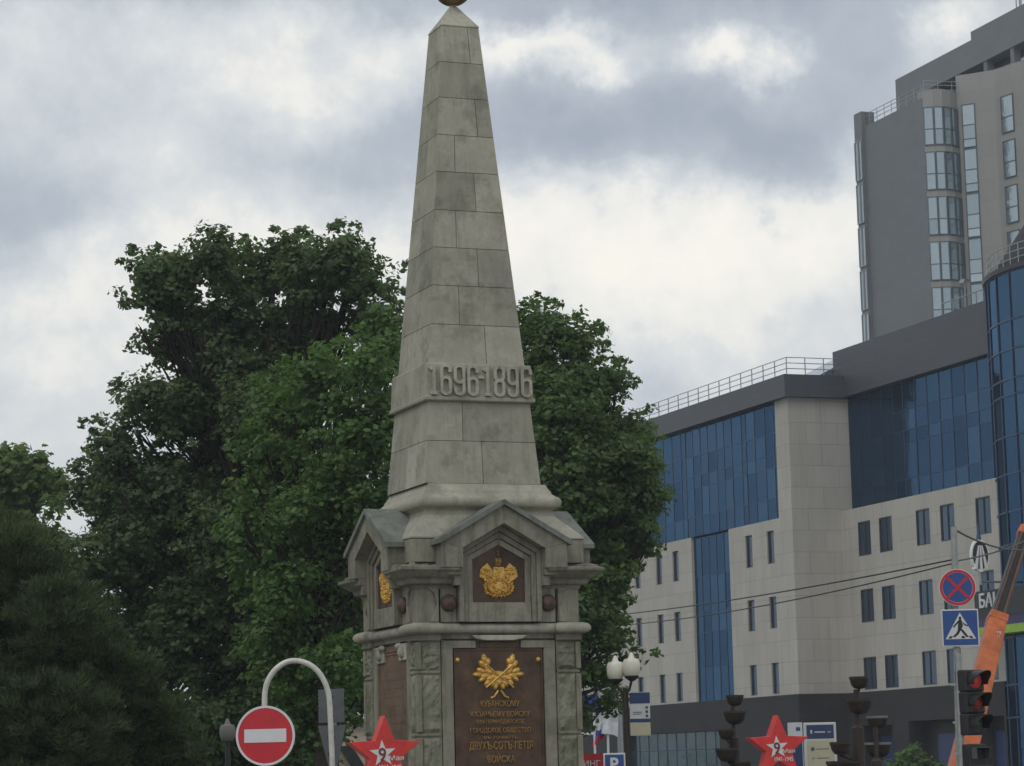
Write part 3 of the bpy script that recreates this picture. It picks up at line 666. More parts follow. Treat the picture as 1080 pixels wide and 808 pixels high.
def arms(S):
    m = MB(); y = -1.2
    for s in (-1, 1):                                    # flags fanned on both sides
        P = [(.08, 4.243), (.19, 4.163), (.278, 4.23), (.262, 4.33), (.163, 4.415), (.085, 4.316)]; P = [(s*x, z) for x, z in P]
        m.prism(P if s > 0 else P[::-1], y-.03, y, .5, S)
        for k in range(14):
            a = random.random(); b = random.random(); lump(m, s*(.10+.15*a), 4.19+.18*b*(1-.4*a)+.03*a, random.uniform(.02, .04), random.uniform(.012, .022), s*random.uniform(.3, 1.2), y-.028, .025, S, 7)
        m.tube([(s*.10, y-.03, 4.16), (s*.24, y-.03, 4.36)], .01, 5, Mx=S)
        for k in range(12):                              # wreath
            t = R(-85+k*15); rx, rz2 = .19, .125
            lump(m, s*(.01+rx*math.cos(t)), 4.085+rz2*math.sin(t), random.uniform(.035, .05), random.uniform(.016, .026), s*(t+random.uniform(.3, 1.2)), y, random.uniform(.03, .055), S, 8)
            lump(m, s*(.01+rx*.72*math.cos(t)), 4.09+rz2*.75*math.sin(t), .032, .02, s*(t+.6), y, .06, S, 8)
    m.prism(ell(0, 4.10, .125, .13, 20), y-.035, y, .5, S); lump(m, 0, 4.09, .085, .095, 0, y-.03, .035, S, 16)
    for k in range(8): t = k*math.pi/4; lump(m, .075*math.cos(t), 4.09+.08*math.sin(t), .02, .02, 0, y-.05, .025, S, 7)
    m.prism([(-.085, 4.2), (.085, 4.2), (.075, 4.36), (-.075, 4.36)], y-.045, y, .5, S)
    for k in range(5): lump(m, random.uniform(-.05, .05), 4.22+.03*k, .035, .018, random.random()*3, y-.045, .02, S, 7)
    for k in range(5): lump(m, -.06+.03*k, 3.97-.012*(k % 2), .022, .016, 0, y, .05, S, 7)
    return m
def crownm(S):
    m = MB(); y = -1.2
    for s in (-1, 1): lump(m, s*.03, 4.44, .028, .06, 0, y, .045, S); 
    lump(m, 0, 4.44, .022, .06, 0, y, .055, S); lump(m, 0, 4.39, .055, .02, 0, y, .045, S); lump(m, 0, 4.53, .022, .022, 0, y, .045, S); lump(m, 0, 4.57, .01, .03, 0, y, .03, S); lump(m, 0, 4.575, .025, .008, 0, y, .03, S)
    return m
for S in SIDES:
    e = part(arms(S), 'coat_of_arms', 'gold'); crownm(S).build('crown', 'oldgold', e)
# dedication plaques
for k, S in enumerate(SIDES):
    m = MB(); m.prism([(-.645, 1.36), (.645, 1.36), (.645, 3.25), (.32, 3.25), (.32, 3.345), (-.32, 3.345), (-.32, 3.25), (-.645, 3.25)], -1.135, -1.08, .5, S)
    m.ring([(-.645, 1.36), (.645, 1.36), (.645, 3.25), (-.645, 3.25)], [(-.62, 1.385), (.62, 1.385), (.62, 3.225), (-.62, 3.225)], -1.147, -1.13, S)
    m.box(-.27, .27, -1.147, -1.13, 3.27, 3.325, .5, S)
    pq = part(m, 'dedication_plaque', 'bronze' if k != 1 else 'brownplate')
    if k == 1:                                           # left side: worn plate with shallow lines and pale carved corners
        m = MB()
        for r_ in range(12): m.box(-.5+random.uniform(0, .1), .5-random.uniform(0, .1), -1.1385, -1.134, 3.0-.12*r_, 3.03-.12*r_, .5, S)
        m.build('lettering', 'brownplate', pq)
        for s in (-1, 1):
            m = MB(); m.box(*sorted((s*.34, s*.66)), -1.17, -1.13, 3.13, 3.36, .95, S); lump(m, s*.5, 3.24, .1, .09, 0, -1.17, .06, S); lump(m, s*.38, 3.33, .09, .05, 0, -1.17, .06, S); part(m, 'carved_corner', 'stone', bevel=.01)
        continue
    m = MB(); y = -1.135                                 # oak and laurel spray over crossed sabres
    for s in (-1, 1):
        for (cx, cz, a, b, r_) in ((.20, 3.10, .075, .034, 1.3), (.155, 3.07, .055, .03, 1.9), (.235, 3.04, .06, .03, .9), (.17, 3.0, .06, .035, 1.2), (.14, 2.94, .07, .035, .6), (.25, 2.95, .07, .03, .35),
                                   (.30, 2.90, .07, .028, 0), (.20, 2.88, .08, .032, -.1), (.24, 2.84, .06, .026, -.6), (.13, 2.85, .07, .032, -.3), (.17, 2.79, .06, .028, -.9), (.09, 2.78, .06, .03, -.8), (.06, 2.86, .07, .035, .3), (.05, 2.74, .05, .028, -1.2), (.21, 3.145, .035, .022, 1.5)):
            lump(m, s*cx, cz, a*1.1, b*1.4, r_ if s > 0 else math.pi-r_, y, .05, S)
        m.tube([(s*-.2, y-.045, 2.72), (s*.19, y-.05, 3.03)], .011, 6, Mx=S)
        m.tube([(s*.02, y-.03, 2.68), (s*.08, y-.03, 2.6), (s*.13, y-.03, 2.58)], .014, 6, Mx=S)
    lump(m, 0, 2.84, .16, .11, 0, y, .04, S, 16); lump(m, 0, 2.79, .05, .05, 0, y, .06, S); m.build('gilded_spray', 'gold', pq)
    m = MB()
    for s in (-1, 1): lump(m, s*.59, 3.10, .035, .035, 0, y, .03, S, 12)
    m.build('rosette', 'gold', pq)
    lines = [('КУБАНСКОМУ', .56, 2.505, .085), ('КАЗАЧЬЕМУ ВОЙСКУ', .86, 2.375, .09), ('ЕКАТЕРИНОДАРСКОЕ', .68, 2.255, .065), ('ГОРОДСКОЕ ОБЩЕСТВО', .88, 2.14, .08),
             ('ВЪ ПАМЯТЬ', .5, 2.045, .035), ('ДВУХЪ-СОТЪ-ЛЕТІЯ', .92, 1.93, .13), ('ВОЙСКА', .40, 1.77, .12), ('1896', .3, 1.6, .1)]
    if k == 0:
        for s_, w_, z_, h_ in lines: text('lettering', s_, w_*1.0, h_, .03, 'oldgold', pq, S @ T(.01, -1.14, z_), .004)
    # pale carved cartouche over the plaque
    m = MB(); m.prism([(x, z) for x, z in [(-.40, 3.43), (-.34, 3.385), (-.2, 3.36), (.2, 3.36), (.34, 3.385), (.40, 3.43)]], -1.225, -1.10, .98, S); part(m, 'cartouche', 'stone', bevel=.01)
# the pedestal sits a few centimetres off the axis of the shaft
for o in PED:
    if o.parent is MO: o.location = (.055, .01, 0)
PED.clear()
# shaft: masonry slabs on a mortar core
zs = [12.25, 11.70, 11.16, 10.60, 10.05, 9.48, 8.93, 8.375, 7.81, 7.25, 6.71, 6.1465, 5.545]
jo = {0: (.70,), 1: (), 2: (.72,), 3: (.30,), 4: (.60,), 5: (.30,), 6: (.57,), 7: (.32,), 8: (.60,), 9: (.5,), 10: (.33,), 11: (.5,)}
core = MB(); core.frus(5.54, hw(5.54)-.014, 12.245, hw(12.245)-.014); 
m = MB()
for i in range(12):
    z1, z0 = zs[i], zs[i+1]; gpx = .0045
    for k, S in enumerate(SIDES):
        js = [0, *[j if k == 0 else (1-j if k == 3 else (.48 if i % 2 else 1)) for j in jo[i]], 1]; js = sorted(set(js))
        for a, b in zip(js[:-1], js[1:]):
            t = min(1, max(0, random.gauss(.55, .2)))
            def P(u, z, ins=0.0):
                h = hw(z); x = -h + 2*h*u; return (x, -h+ins, z)
            ea = gpx if a > 0 else 0; eb = gpx if b < 1 else 0; g_ = .004
            def Q(uu, off, z, ins):
                h = hw(z); return (-h+2*h*uu+off, -h+ins, z)
            o = [Q(a, ea, z0+g_, 0), Q(b, -eb, z0+g_, 0), Q(b, -eb, z1-g_, 0), Q(a, ea, z1-g_, 0)]
            n_ = [(x+(ins_x), y+.02, z) for (x, y, z), ins_x in zip(o, (.02 if a == 0 else 0, -.02 if b == 1 else 0, -.02 if b == 1 else 0, .02 if a == 0 else 0))]
            m.add(o+n_, ((0, 1, 2, 3), (1, 0, 4, 5), (2, 1, 5, 6), (3, 2, 6, 7), (0, 3, 7, 4)), t, S)
sh = part(m, 'shaft', 'stone'); core.build('mortar_core', 'mortar', sh)
# band with the years
bw = .805
m = MB(); m.sqprofile([(.70, 6.705), (bw-.01, 6.705), (bw+.012, 6.72), (bw+.012, 6.765), (bw-.008, 6.78), (bw-.028, 7.22), (bw-.035, 7.245), (.69, 7.25)], tone=.55); bd = part(m, 'year_band', 'stone', bevel=.004)
def arcp(cx, cz, rx, rz_2, a0, a1, n=6): return [(cx+rx*math.cos(R(a0+(a1-a0)*k/n)), cz+rz_2*math.sin(R(a0+(a1-a0)*k/n))) for k in range(n+1)]
def digit_paths(ch, w):                                  # condensed squared numerals, unit height -.5 .. .5
    q = w/2; c = .13
    loop = lambda z0, z1: arcp(0, z1-c, q, c, 0, 180, 8) + arcp(0, z0+c, q, c, 180, 360, 8) + [(q, z1-c)]
    six = [loop(-.5, .08), [(-q, -.3), (-q, .5-c)] + arcp(0, .5-c, q, c, 180, 0, 8) + [(q, .29)]]
    return {'1': [[(0, .5), (0, -.5)], [(0, .46), (-q*.75, .36)], [(-q*.6, -.48), (q*.6, -.48)]], '6': six, '9': [[(-x, -z) for x, z in p_] for p_ in six],
            '8': [loop(-.5, .02), loop(.02, .5)], '-': [[(-q*.5, .12), (q*.5, .12)]]}[ch]
gx = [-.72, -.545, -.345, -.145, -.025, .075, .25, .45, .655]
for ch, x in zip('1696-1896', gx):
    w_ = .125; H_ = .40; m = MB()
    for pth in digit_paths(ch, w_):
        P3 = [Vector((x+.03+a, 0, 7.0+b*H_)) for a, b in pth]
        for a, b in zip(P3[:-1], P3[1:]):
            d = (b-a); L = d.length
            if L < 1e-5: continue
            d /= L; n = Vector((-d.z, 0, d.x))*.021; a2, b2 = a-d*.010, b+d*.010; y0, y1 = -bw-.035-random.uniform(0, .002), -bw+.03
            m.add([(p_.x, y, p_.z) for y in (y0, y1) for p_ in (a2-n, b2-n, b2+n, a2+n)], ((0, 1, 2, 3), (7, 6, 5, 4), (1, 0, 4, 5), (2, 1, 5, 6), (3, 2, 6, 7), (0, 3, 7, 4)), .9)
    m.build('numeral', 'stone', bd)
# cap and ball
m = MB(); zt = 12.25; h0 = hw(zt)
m.sqprofile([(h0, zt), (h0+.006, zt+.004), (h0+.006, zt+.02), (.06, 12.60), (.045, 12.62)], tone=.95); part(m, 'cap', 'stone')
m = MB(); m.lathe([(.06, 12.6), (.05, 12.63), (.06, 12.66)], 16); m.lathe([(.005, 12.605)] + [(.285*math.sin(R(a)), 12.925-.285*math.cos(R(a))) for a in range(12, 169, 12)] + [(.005, 13.21)], 32); part(m, 'ball_finial', 'ball', smooth=True)

# ------------------------------------------------------------------ trees
def px_blob(x, y, r, Y, dy=0):
    p = at(x, y, Y+dy); return (p.x, p.y, p.z, r/F*(Y+dy))
def leafmesh(name, pts, nrm, size, mat, parent, aspect=.62, needle=False):
    n = len(pts); size = np.asarray(size)
    a = rng.normal(size=(n, 3)); a[:, 2] *= .55; a /= np.linalg.norm(a, axis=1)[:, None]
    nn = nrm + rng.normal(size=(n, 3))*.55; nn /= np.linalg.norm(nn, axis=1)[:, None]
    a -= nn*(a*nn).sum(1)[:, None]; a /= np.linalg.norm(a, axis=1)[:, None]+1e-9; b = np.cross(nn, a)
    s = size[:, None]
    if needle:
        a = nrm/np.linalg.norm(nrm, axis=1)[:, None]*1.3 + rng.normal(size=(n, 3))*.45; a /= np.linalg.norm(a, axis=1)[:, None]
        b = np.cross(a, rng.normal(size=(n, 3))); b /= np.linalg.norm(b, axis=1)[:, None]; V = np.stack([pts - b*s*.13, pts + b*s*.13, pts + a*s], 1); k = 3
    else:
        V = np.stack([pts - a*s*.5, pts + b*s*aspect*.5 - nn*s*.1, pts + a*s*.5 - nn*s*.05, pts - b*s*aspect*.5 - nn*s*.1], 1); k = 4
    me = bpy.data.meshes.new(name); me.vertices.add(n*k); me.vertices.foreach_set('co', V.ravel()); me.loops.add(n*k); me.loops.foreach_set('vertex_index', np.arange(n*k, dtype=np.int32))
    me.polygons.add(n); me.polygons.foreach_set('loop_start', np.arange(0, n*k, k, dtype=np.int32)); me.update(); me.validate(); me.materials.append(MT[mat])
    o = bpy.data.objects.new(name, me); C.objects.link(o); o.parent = parent; return o
def tree(base, blobs, label, mat, leafsize, puffs, per, name='deciduous_tree', trunk_r=.3, puff_r=.34, group=None, needle=False, grow=1.2):
    t = thing(name, base, 0, label, 'tree', group); B = np.array(base); P = []; Nn = []; tops = []; Pc = []
    for (x, y, z, r) in blobs:
        c = np.array([x, y, z]) - B; r = r*(grow if r > .35 else 1)
        vol = max(2, int(puffs*(r**2)))
        for _ in range(vol):
            d = rng.normal(size=3); d /= np.linalg.norm(d); rr = r*(rng.uniform(.1, 1.0)**.5)*rng.uniform(.9, 1.1)
            pc = c + d*rr*np.array([1, 1, .92]); pr_ = puff_r*rng.uniform(.6, 1.35)*(.6 if r < .3 else 1)
            per_ = per if r > .3 else per//3; q = rng.normal(size=(per_, 3)); q /= np.linalg.norm(q, axis=1)[:, None]; q *= (rng.uniform(0, 1, (per_, 1))**.45)*pr_; q[:, 2] *= .6; q[:, 2] -= .25*pr_*(q[:, 0]**2+q[:, 1]**2)/pr_**2
            P.append(pc+q); nv = q/pr_*.8 + d*.4 + np.array([0, 0, .75]); Nn.append(nv)
        tops.append((c, r))
        if not needle and r > .45:                       # inner shade leaves keep the heart of the crown closed
            nc = int(260*r**2); q = rng.normal(size=(nc, 3)); q /= np.linalg.norm(q, axis=1)[:, None]; Pc.append(c+q*(rng.uniform(0, 1, (nc, 1))**.4)*r*.66)
    P = np.concatenate(P); Nn = np.concatenate(Nn); ok = P[:, 2] > .3; P = P[ok]; Nn = Nn[ok]
    sz = leafsize*rng.uniform(.45, 1.45, len(P))
    if Pc:
        Pc = np.concatenate(Pc); Pc = Pc[Pc[:, 2] > .3]; P = np.concatenate([P, Pc]); Nn = np.concatenate([Nn, rng.normal(size=Pc.shape)+np.array([0, 0, .4])]); sz = np.concatenate([sz, leafsize*1.5*rng.uniform(.7, 1.2, len(Pc))])
    leafmesh('crown', P, Nn, sz, mat, t, needle=needle)
    m = MB(); zt = max(c[2] for c, r in tops); zl = min(c[2] for c, r in tops); cx = np.mean([c[:2] for c, r in tops], axis=0)
    fork = max(2.2, zl*.6) if zl > 1.5 else 2.2
    mid = Vector((cx[0]*.5, cx[1]*.5, fork + (zt-fork)*.35))
    m.tube([(0, 0, -.1), (0, 0, .3), (cx[0]*.08, cx[1]*.08, fork*.5), (cx[0]*.2, cx[1]*.2, fork), mid], [trunk_r*1.4, trunk_r*1.1, trunk_r, trunk_r*.7, trunk_r*.2], 10)
    for c, r in tops:
        s0 = random.uniform(.25, .8); st = Vector((cx[0]*.2, cx[1]*.2, fork)).lerp(Vector((cx[0], cx[1], zt)), max(0, min(.45, (c[2]-fork)/(zt-fork+.1)*s0)))
        e = Vector(c); md = (st+e)/2 + Vector((random.uniform(-.3, .3), random.uniform(-.3, .3)+.8, -.25)); e = md.lerp(e, .7); m.tube([st, md, e], [trunk_r*.17, trunk_r*.09, trunk_r*.03], 6)
        for _ in range(4):
            d = Vector(rng.normal(size=3)).normalized()*r*.7; m.tube([md.lerp(e, .6), e*.5+(md.lerp(e, .6))*.5+d*.4, e+d], [trunk_r*.08, trunk_r*.05, trunk_r*.02], 5)
    m.build('trunk', 'bark', t, smooth=True); return t
def BL(lst, Y, dys=(-1.6, 1.8), fill=0):
    big = [b for b in lst if b[2] > 22]; ex = []
    for _ in range(fill):                                # filler lobes between neighbouring lobes
        a = random.choice(big); b = min((q for q in big if q is not a), key=lambda q: math.hypot(q[0]-a[0], q[1]-a[1])*random.uniform(.6, 1.6)); ex.append(((a[0]+b[0])/2, (a[1]+b[1])/2, min(a[2], b[2])*.8))
    sp = []
    for (x, y, r) in lst if fill else []:                # loose sprigs breaking the outline
        if r < 20: continue
        for _ in range(5):
            t = random.uniform(-.4, math.pi+.4); q = r*random.uniform(1.15, 1.38); sp.append((x+q*math.cos(t), y-q*math.sin(t), random.uniform(3.5, 8)))
    lst = lst + ex + sp
    return [px_blob(x, y, r, Y, random.uniform(*dys)) for x, y, r in lst]
def gb(x, Y): p = at(x, 808, Y); return (p.x, Y, 0)
tree(gb(255, 60), BL([(160, 298, 32), (186, 285, 26), (228, 272, 30), (262, 290, 34), (300, 270, 26), (330, 290, 34), (360, 264, 24), (378, 290, 26), (385, 330, 30), (185, 350, 38), (245, 350, 50), (320, 350, 50), (160, 425, 34), (215, 430, 48), (280, 430, 45),
     (125, 470, 26), (108, 520, 34), (160, 520, 52), (230, 520, 55), (300, 520, 50), (105, 590, 40), (170, 610, 58), (250, 610, 60), (140, 690, 60), (230, 700, 60), (310, 690, 60), (190, 775, 60), (280, 780, 60), (92, 448, 9), (104, 440, 8), (418, 300, 14), (424, 278, 7), (410, 345, 26), (340, 600, 50), (360, 720, 45), (370, 650, 40)], 60, fill=22),
     'tall dark green maple with an uneven top, left of the obelisk', 'leafA', .142, 58, 46, trunk_r=.42)
tree(gb(345, 53), BL([(300, 425, 30), (335, 405, 34), (380, 395, 34), (405, 370, 26), (275, 470, 24), (320, 470, 46), (380, 460, 48), (285, 535, 34), (340, 540, 52), (395, 530, 34), (280, 610, 36), (330, 620, 46), (375, 610, 36), (310, 690, 44), (355, 700, 30), (262, 560, 22), (250, 500, 14), (415, 430, 26), (330, 760, 40), (400, 330, 14)], 53, fill=10),
     'bright green bushy tree directly behind the left edge of the obelisk', 'leafB', .132, 60, 42, trunk_r=.3)
tree(gb(590, 63), BL([(556, 345, 26), (585, 350, 24), (610, 360, 22), (565, 400, 40), (615, 400, 32), (640, 405, 20), (590, 450, 50), (640, 455, 40), (668, 485, 26), (610, 510, 50), (655, 520, 38), (680, 530, 20), (630, 570, 42), (668, 570, 20), (600, 590, 46), (645, 615, 24), (610, 650, 36), (640, 668, 20), (655, 700, 14), (625, 710, 20), (552, 318, 10), (652, 392, 7), (668, 402, 6), (655, 375, 6), (690, 582, 9), (676, 578, 10), (688, 686, 8), (672, 680, 9), (560, 480, 50), (560, 560, 50), (645, 735, 14), (615, 750, 16), (560, 640, 45), (560, 700, 40)], 63, fill=12),
     'rounded chestnut tree on the right behind the obelisk, in front of the glass building', 'leafC', .145, 62, 46, trunk_r=.34)
tree(gb(20, 80), BL([(-30, 520, 40), (5, 495, 26), (40, 492, 16), (52, 510, 16), (20, 530, 26), (58, 530, 12), (10, 575, 40), (50, 580, 26), (70, 600, 22), (35, 620, 36), (-20, 600, 45), (80, 640, 30), (10, 690, 50), (70, 700, 40), (30, 760, 50), (100, 770, 40)], 80),
     'light yellow green tree at the far left edge, beyond the dark conifer', 'leafD', .24, 52, 26, trunk_r=.3, puff_r=.4)
tree(gb(45, 41), BL([(-15, 560, 30), (10, 585, 34), (45, 600, 24), (0, 640, 50), (60, 650, 38), (95, 655, 24), (30, 700, 55), (100, 705, 40), (130, 715, 30), (60, 760, 55), (120, 770, 45), (165, 745, 26), (170, 790, 36), (195, 770, 18), (10, 800, 60), (80, 820, 50), (-45, 620, 45), (-50, 720, 60), (75, 618, 14), (215, 790, 14), (150, 840, 50)], 41),
     'dark bristly pine in the lower left corner', 'needle', .095, 170, 120, name='pine_tree', trunk_r=.2, puff_r=.19, needle=True)
for i, (x, Y, sz) in enumerate(((235, 85, 2.6), (340, 95, 2.4), (130, 90, 2.8), (30, 100, 3))):
    b = gb(x, Y); lb = ['dark clipped shrub beneath the tall maple', 'dark shrub behind the no entry sign', 'dark shrub between the maple and the pine', 'dark shrub behind the pine at the left edge'][i]
    tree(b, [(b[0]+random.uniform(-2, 2), b[1], 1.3+random.random(), sz*.6) for _ in range(5)], lb, 'leafA', .24, 26, 22, name='shrub', trunk_r=.08, puff_r=.4)
b = gb(962, 118); tree(b, [(b[0]+dx, b[1], 1.0+dz, .75) for dx, dz in ((-.5, 0), (.4, .1), (0, .6), (-.9, -.3), (.9, -.2))], 'low green bush by the dark entrance of the office building', 'leafB', .2, 60, 20, name='shrub', trunk_r=.05, puff_r=.25)

# cream kiosk seen under the trees
p = at(352, 808, 92); K = thing('kiosk', (p.x, 92, 0), .1, 'small cream kiosk with a dark slanting awning beneath the trees, behind the left red star', 'kiosk')
m = MB(); m.box(-3.2, 1.15, 0, 3, 0, 3.35); m.build('wall', 'creamwall', K)
m = MB(); m.box(-3.4, 1.35, -.3, 3.2, 3.35, 3.5); m.build('roof', 'creamwall', K)
m = MB(); m.prism([(.15, 2.55), (.6, 2.55), (1.35, 1.3), (1.0, 1.2)][::-1], -1.1, -.06); m.build('awning', 'dark', K)

# ------------------------------------------------------------------ no entry sign on a hooked tube
Y0 = 31.6; p = at(350, 808, Y0); H = thing('no_entry_sign', (p.x, Y0, 0), 0, 'round red no entry sign with a white bar, hanging from a pale hooked tube', 'sign')
def rel(x, y, Y=Y0, o=None): q = at(x, y, Y); return (q.x-p.x, q.y-Y0, q.z)
pts = [(p.x-p.x, 0, 0), rel(350, 800), rel(347.5, 745), rel(345, 727), rel(338, 712), rel(328, 702), rel(315, 697), rel(302, 698), rel(290, 706), rel(282, 718), rel(279, 730), rel(278.5, 745), rel(278.5, 800)]
# smooth
vp = [Vector(q) for q in pts]; fine = []
for i in range(len(vp)-1):
    a, b, c, d = vp[max(i-1, 0)], vp[i], vp[i+1], vp[min(i+2, len(vp)-1)]
    for s in range(4):
        t = s/4; fine.append(.5*((2*b)+(c-a)*t+(2*a-5*b+4*c-d)*t*t+(3*b-a-3*c+d)*t**3) if 2 <= i else b.lerp(c, t))
fine.append(vp[-1]); m = MB(); m.tube([q + Vector((0, .06, 0)) for q in fine], .033, 12); m.build('hooked_tube', 'palepole', H, smooth=True)
c = Vector(rel(280, 776)); Mx = Matrix.Translation(c) @ RZ(R(-4))
m = MB(); m.ring(disc(.352, 48), disc(.325, 48), -.016, .004, Mx=Mx); m.build('rim', 'signwhite', H)
m = MB(); m.prism(disc(.325, 48), -.012, .002, Mx=Mx); m.build('face', 'red', H)
m = MB(); m.box(-.25, .25, -.018, -.0125, -.078, .078, Mx=Mx); m.build('bar', 'signwhite', H)
m = MB(); m.prism(disc(.35, 48), .006, .012, Mx=Mx); m.box(-.2, .2, .012, .04, .1, .14, Mx=Mx); m.box(-.2, .2, .012, .04, -.14, -.1, Mx=Mx); m.build('back', 'backplate', H)
# the backs of two signs on the same street corner
q = at(354, 808, 33); BK = thing('sign_post', (q.x, 33, 0), R(-38), 'post with bare grey backs of a square and a triangular sign, behind hooked tube', 'sign')
zc = at(352, 745, 33).z
m = MB(); m.box(-.22, .20, .03, .045, zc-.2, zc+.21, Mx=T(0, -.09, 0)); m.build('square_plate', 'backplate', BK, bevel=.004)
zt2 = at(352, 765, 33).z; m = MB(); m.prism([(-.24, zt2), (0, zt2-.72), (.22, zt2)][::1], -.05, -.04); m.build('triangular_plate', 'backplate', BK)
m = MB(); m.tube([(-.02, .0, 0), (-.02, .0, zc+.15)], .035, 10); m.build('post', 'greypaint', BK, smooth=True)
m = MB()
for z in (zc-.12, zc+.1, zt2-.15, zt2-.35): m.box(-.07, .03, -.065, .045, z-.018, z+.018)
m.build('clamp', 'dark', BK)

# pale globe lamp peeking out beside the no entry sign
q = at(240, 773, 45); GL = thing('globe_lamp', (q.x, 45, 0), 0, 'single grey-white globe lamp just left of the no entry sign', 'street lamp')
def globe(mb, r, z, Mx=None):
    mb.lathe([(r*.3, z-r*1.05), (r*.7, z-r*.95), (r*.95, z-r*.5), (r, z), (r*1.0, z+r*.4), (r*.93, z+r*.75), (r*.78, z+r*.98), (r*.5, z+r*1.02)], 20, Mx)
def finial(mb, r, z, Mx=None):
    mb.lathe([(r*.74, z+r*1.0), (r*.70, z+r*1.12), (r*.46, z+r*1.22), (r*.36, z+r*1.5), (r*.26, z+r*1.7), (r*.22, z+r*1.85), (r*.06, z+r*1.98)], 16, Mx)
m = MB(); globe(m, .135, q.z); m.build('globe', 'rim', GL, smooth=True)
m = MB(); finial(m, .12, q.z); m.build('finial', 'rim', GL, smooth=True)
m = MB(); m.tube([(0, 0, 0), (0, 0, q.z-.13)], [.06, .04], 10); m.build('post', 'dark', GL, smooth=True)

# twin globe street lamp
YL = 60; q = at(661, 808, YL); zc = at(661, 705, YL).z
LA = thing('street_lamp', (q.x, YL, 0), R(8), 'street lamp with two milky white globes on a dark post, right of the monument', 'street lamp')
for dx, dz in ((-.185, -.03), (.155, .03)):
    m = MB(); globe(m, .20, zc+dz-.02, T(dx, -.1 if dx > 0 else .05, 0)); go = m.build('globe', 'milky', LA, smooth=True)
    m = MB(); finial(m, .175, zc+dz-.02, T(dx, -.1 if dx > 0 else .05, 0)); m.build('finial', 'milky', go, smooth=True)
    m = MB(); m.lathe([(.05, zc+dz-.32), (.16, zc+dz-.24), (.17, zc+dz-.2)], 16, T(dx, -.1 if dx > 0 else .05, 0)); m.build('lamp_holder', 'dark', go)
m = MB(); m.tube([(0, 0, 0), (0, 0, .6), (0, 0, zc-.45)], [.11, .05, .038], 12); m.tube([(-.185, .05, zc-.3), (-.1, .02, zc-.5), (0, 0, zc-.6)], .03, 8); m.tube([(.155, -.1, zc-.26), (.1, -.05, zc-.48), (0, 0, zc-.6)], .03, 8); m.build('post', 'iron', LA, smooth=True)

# ------------------------------------------------------------------ red stars
def star(px, py, Y, rz, label, src=None):
    q = at(px, py, Y)
    if src: t = copy_tree(src); t.location = (q.x, Y, q.z-1.8); t.location.z = 0; t.rotation_euler.z = rz; relabel(t, label); return t
    t = thing('red_star', (q.x, Y, 0), rz, label, 'decoration', 'red stars marked with the ninth of May'); z = q.z; Rr = .425
    m = MB(); P = star_poly(Rr, .43); Pi = star_poly(Rr*.965, .43); n = 10
    vs = [(x, -.13, w_+z) for x, w_ in P] + [(x, .13, w_+z) for x, w_ in P]; fs = [(i, (i+1) % n, n+(i+1) % n, n+i)[::-1] for i in range(n)]; fs += [tuple(range(n)), tuple(range(2*n-1, n-1, -1))]
    m.add(vs, fs); b = m.build('body', 'starred', t, bevel=.006)
    m = MB(); m.prism([(x-.03, w_+z+.0) for x, w_ in star_poly(.155, .4, rot=.06)], -.136, -.1305); m.build('emblem', 'signwhite', t)
    text('digit', '9', .085, .15, .008, 'textred', t, T(-.035, -.140, z-.01), .01)
    text('lettering', 'Мая', .17, .055, .006, 'signwhite', t, T(.125, -.134, z-.05), .008); text('lettering', '1941-1945', .25, .06, .006, 'signwhite', t, T(.055, -.134, z-.155), .008)
    m = MB(); m.tube([(0, 0, 0), (0, 0, z-.2)], .03, 10); m.build('stand', 'greypaint', t); m = MB(); m.lathe([(.25, 0), (.25, .03), (.05, .06)], 24); m.build('base', 'greypaint', t)
    return t
s1 = star(404, 795, 30, R(14), 'red five-pointed star at the foot of the obelisk, in front of its left plaque')
star(819, 784, 35.4, R(10), 'red five-pointed star standing between the two planter columns', s1)

# ------------------------------------------------------------------ signs behind the lamp, flags
q = at(675, 752, 62); BP = thing('information_panel', (q.x, 62, 0), 0, 'hanging panel with blue, white and yellow fields beside the twin globe lamp post', 'sign')
hx = 10.5/F*62; zz = lambda y: at(675, y, 62).z
m = MB(); m.box(-hx, hx, -.03, .03, zz(776), zz(730)); m.build('board', 'signwhite', BP)
m = MB(); m.box(-hx-.004, hx+.004, -.036, -.032, zz(742), zz(730.5)); m.build('header_field', 'navy', BP); m = MB(); m.box(-hx-.004, hx+.004, -.036, -.032, zz(762), zz(758)); m.build('blue_stripe', 'navy', BP)
m = MB(); m.box(-hx, hx, -.036, -.032, zz(775.5), zz(763)); m.build('yellow_field', 'cream', BP)
m = MB()
for y in (745, 749.5, 754): m.box(hx*.55, hx*.8, -.037, -.033, zz(y+2.6), zz(y))
m.box(-hx*.7, hx*.2, -.037, -.033, zz(751.5), zz(750.8)); m.box(-hx*.7, hx*.1, -.037, -.033, zz(753.5), zz(752.9)); m.build('pictograms', 'navy', BP)
m = MB(); m.box(-hx*.75, hx*.6, -.0385, -.0365, zz(734.8), zz(734.0)); m.box(-hx*.75, hx*.75, -.0385, -.0365, zz(738.8), zz(738.2)); m.build('header_lines', 'blue', BP)
m = MB(); m.tube([(-hx-.05, .05, 0), (-hx-.05, .05, zz(726))], .03, 8); m.tube([(-hx-.05, .05, zz(732)), (hx, .0, zz(732))], .015, 6); m.build('post', 'iron', BP)
q = at(648, 803, 55); PK = thing('parking_sign', (q.x, 55, 0), 0, 'blue parking sign with a white letter P below the twin globe lamp', 'sign')
zc = at(648, 806, 55).z; h = 11.5/F*55
m = MB(); m.box(-h, h, -.01, .01, zc-h, zc+h); m.build('rim', 'signwhite', PK, bevel=.01); m = MB(); m.box(-h*.85, h*.85, -.016, -.0115, zc-h*.85, zc+h*.85); m.build('face', 'blue', PK)
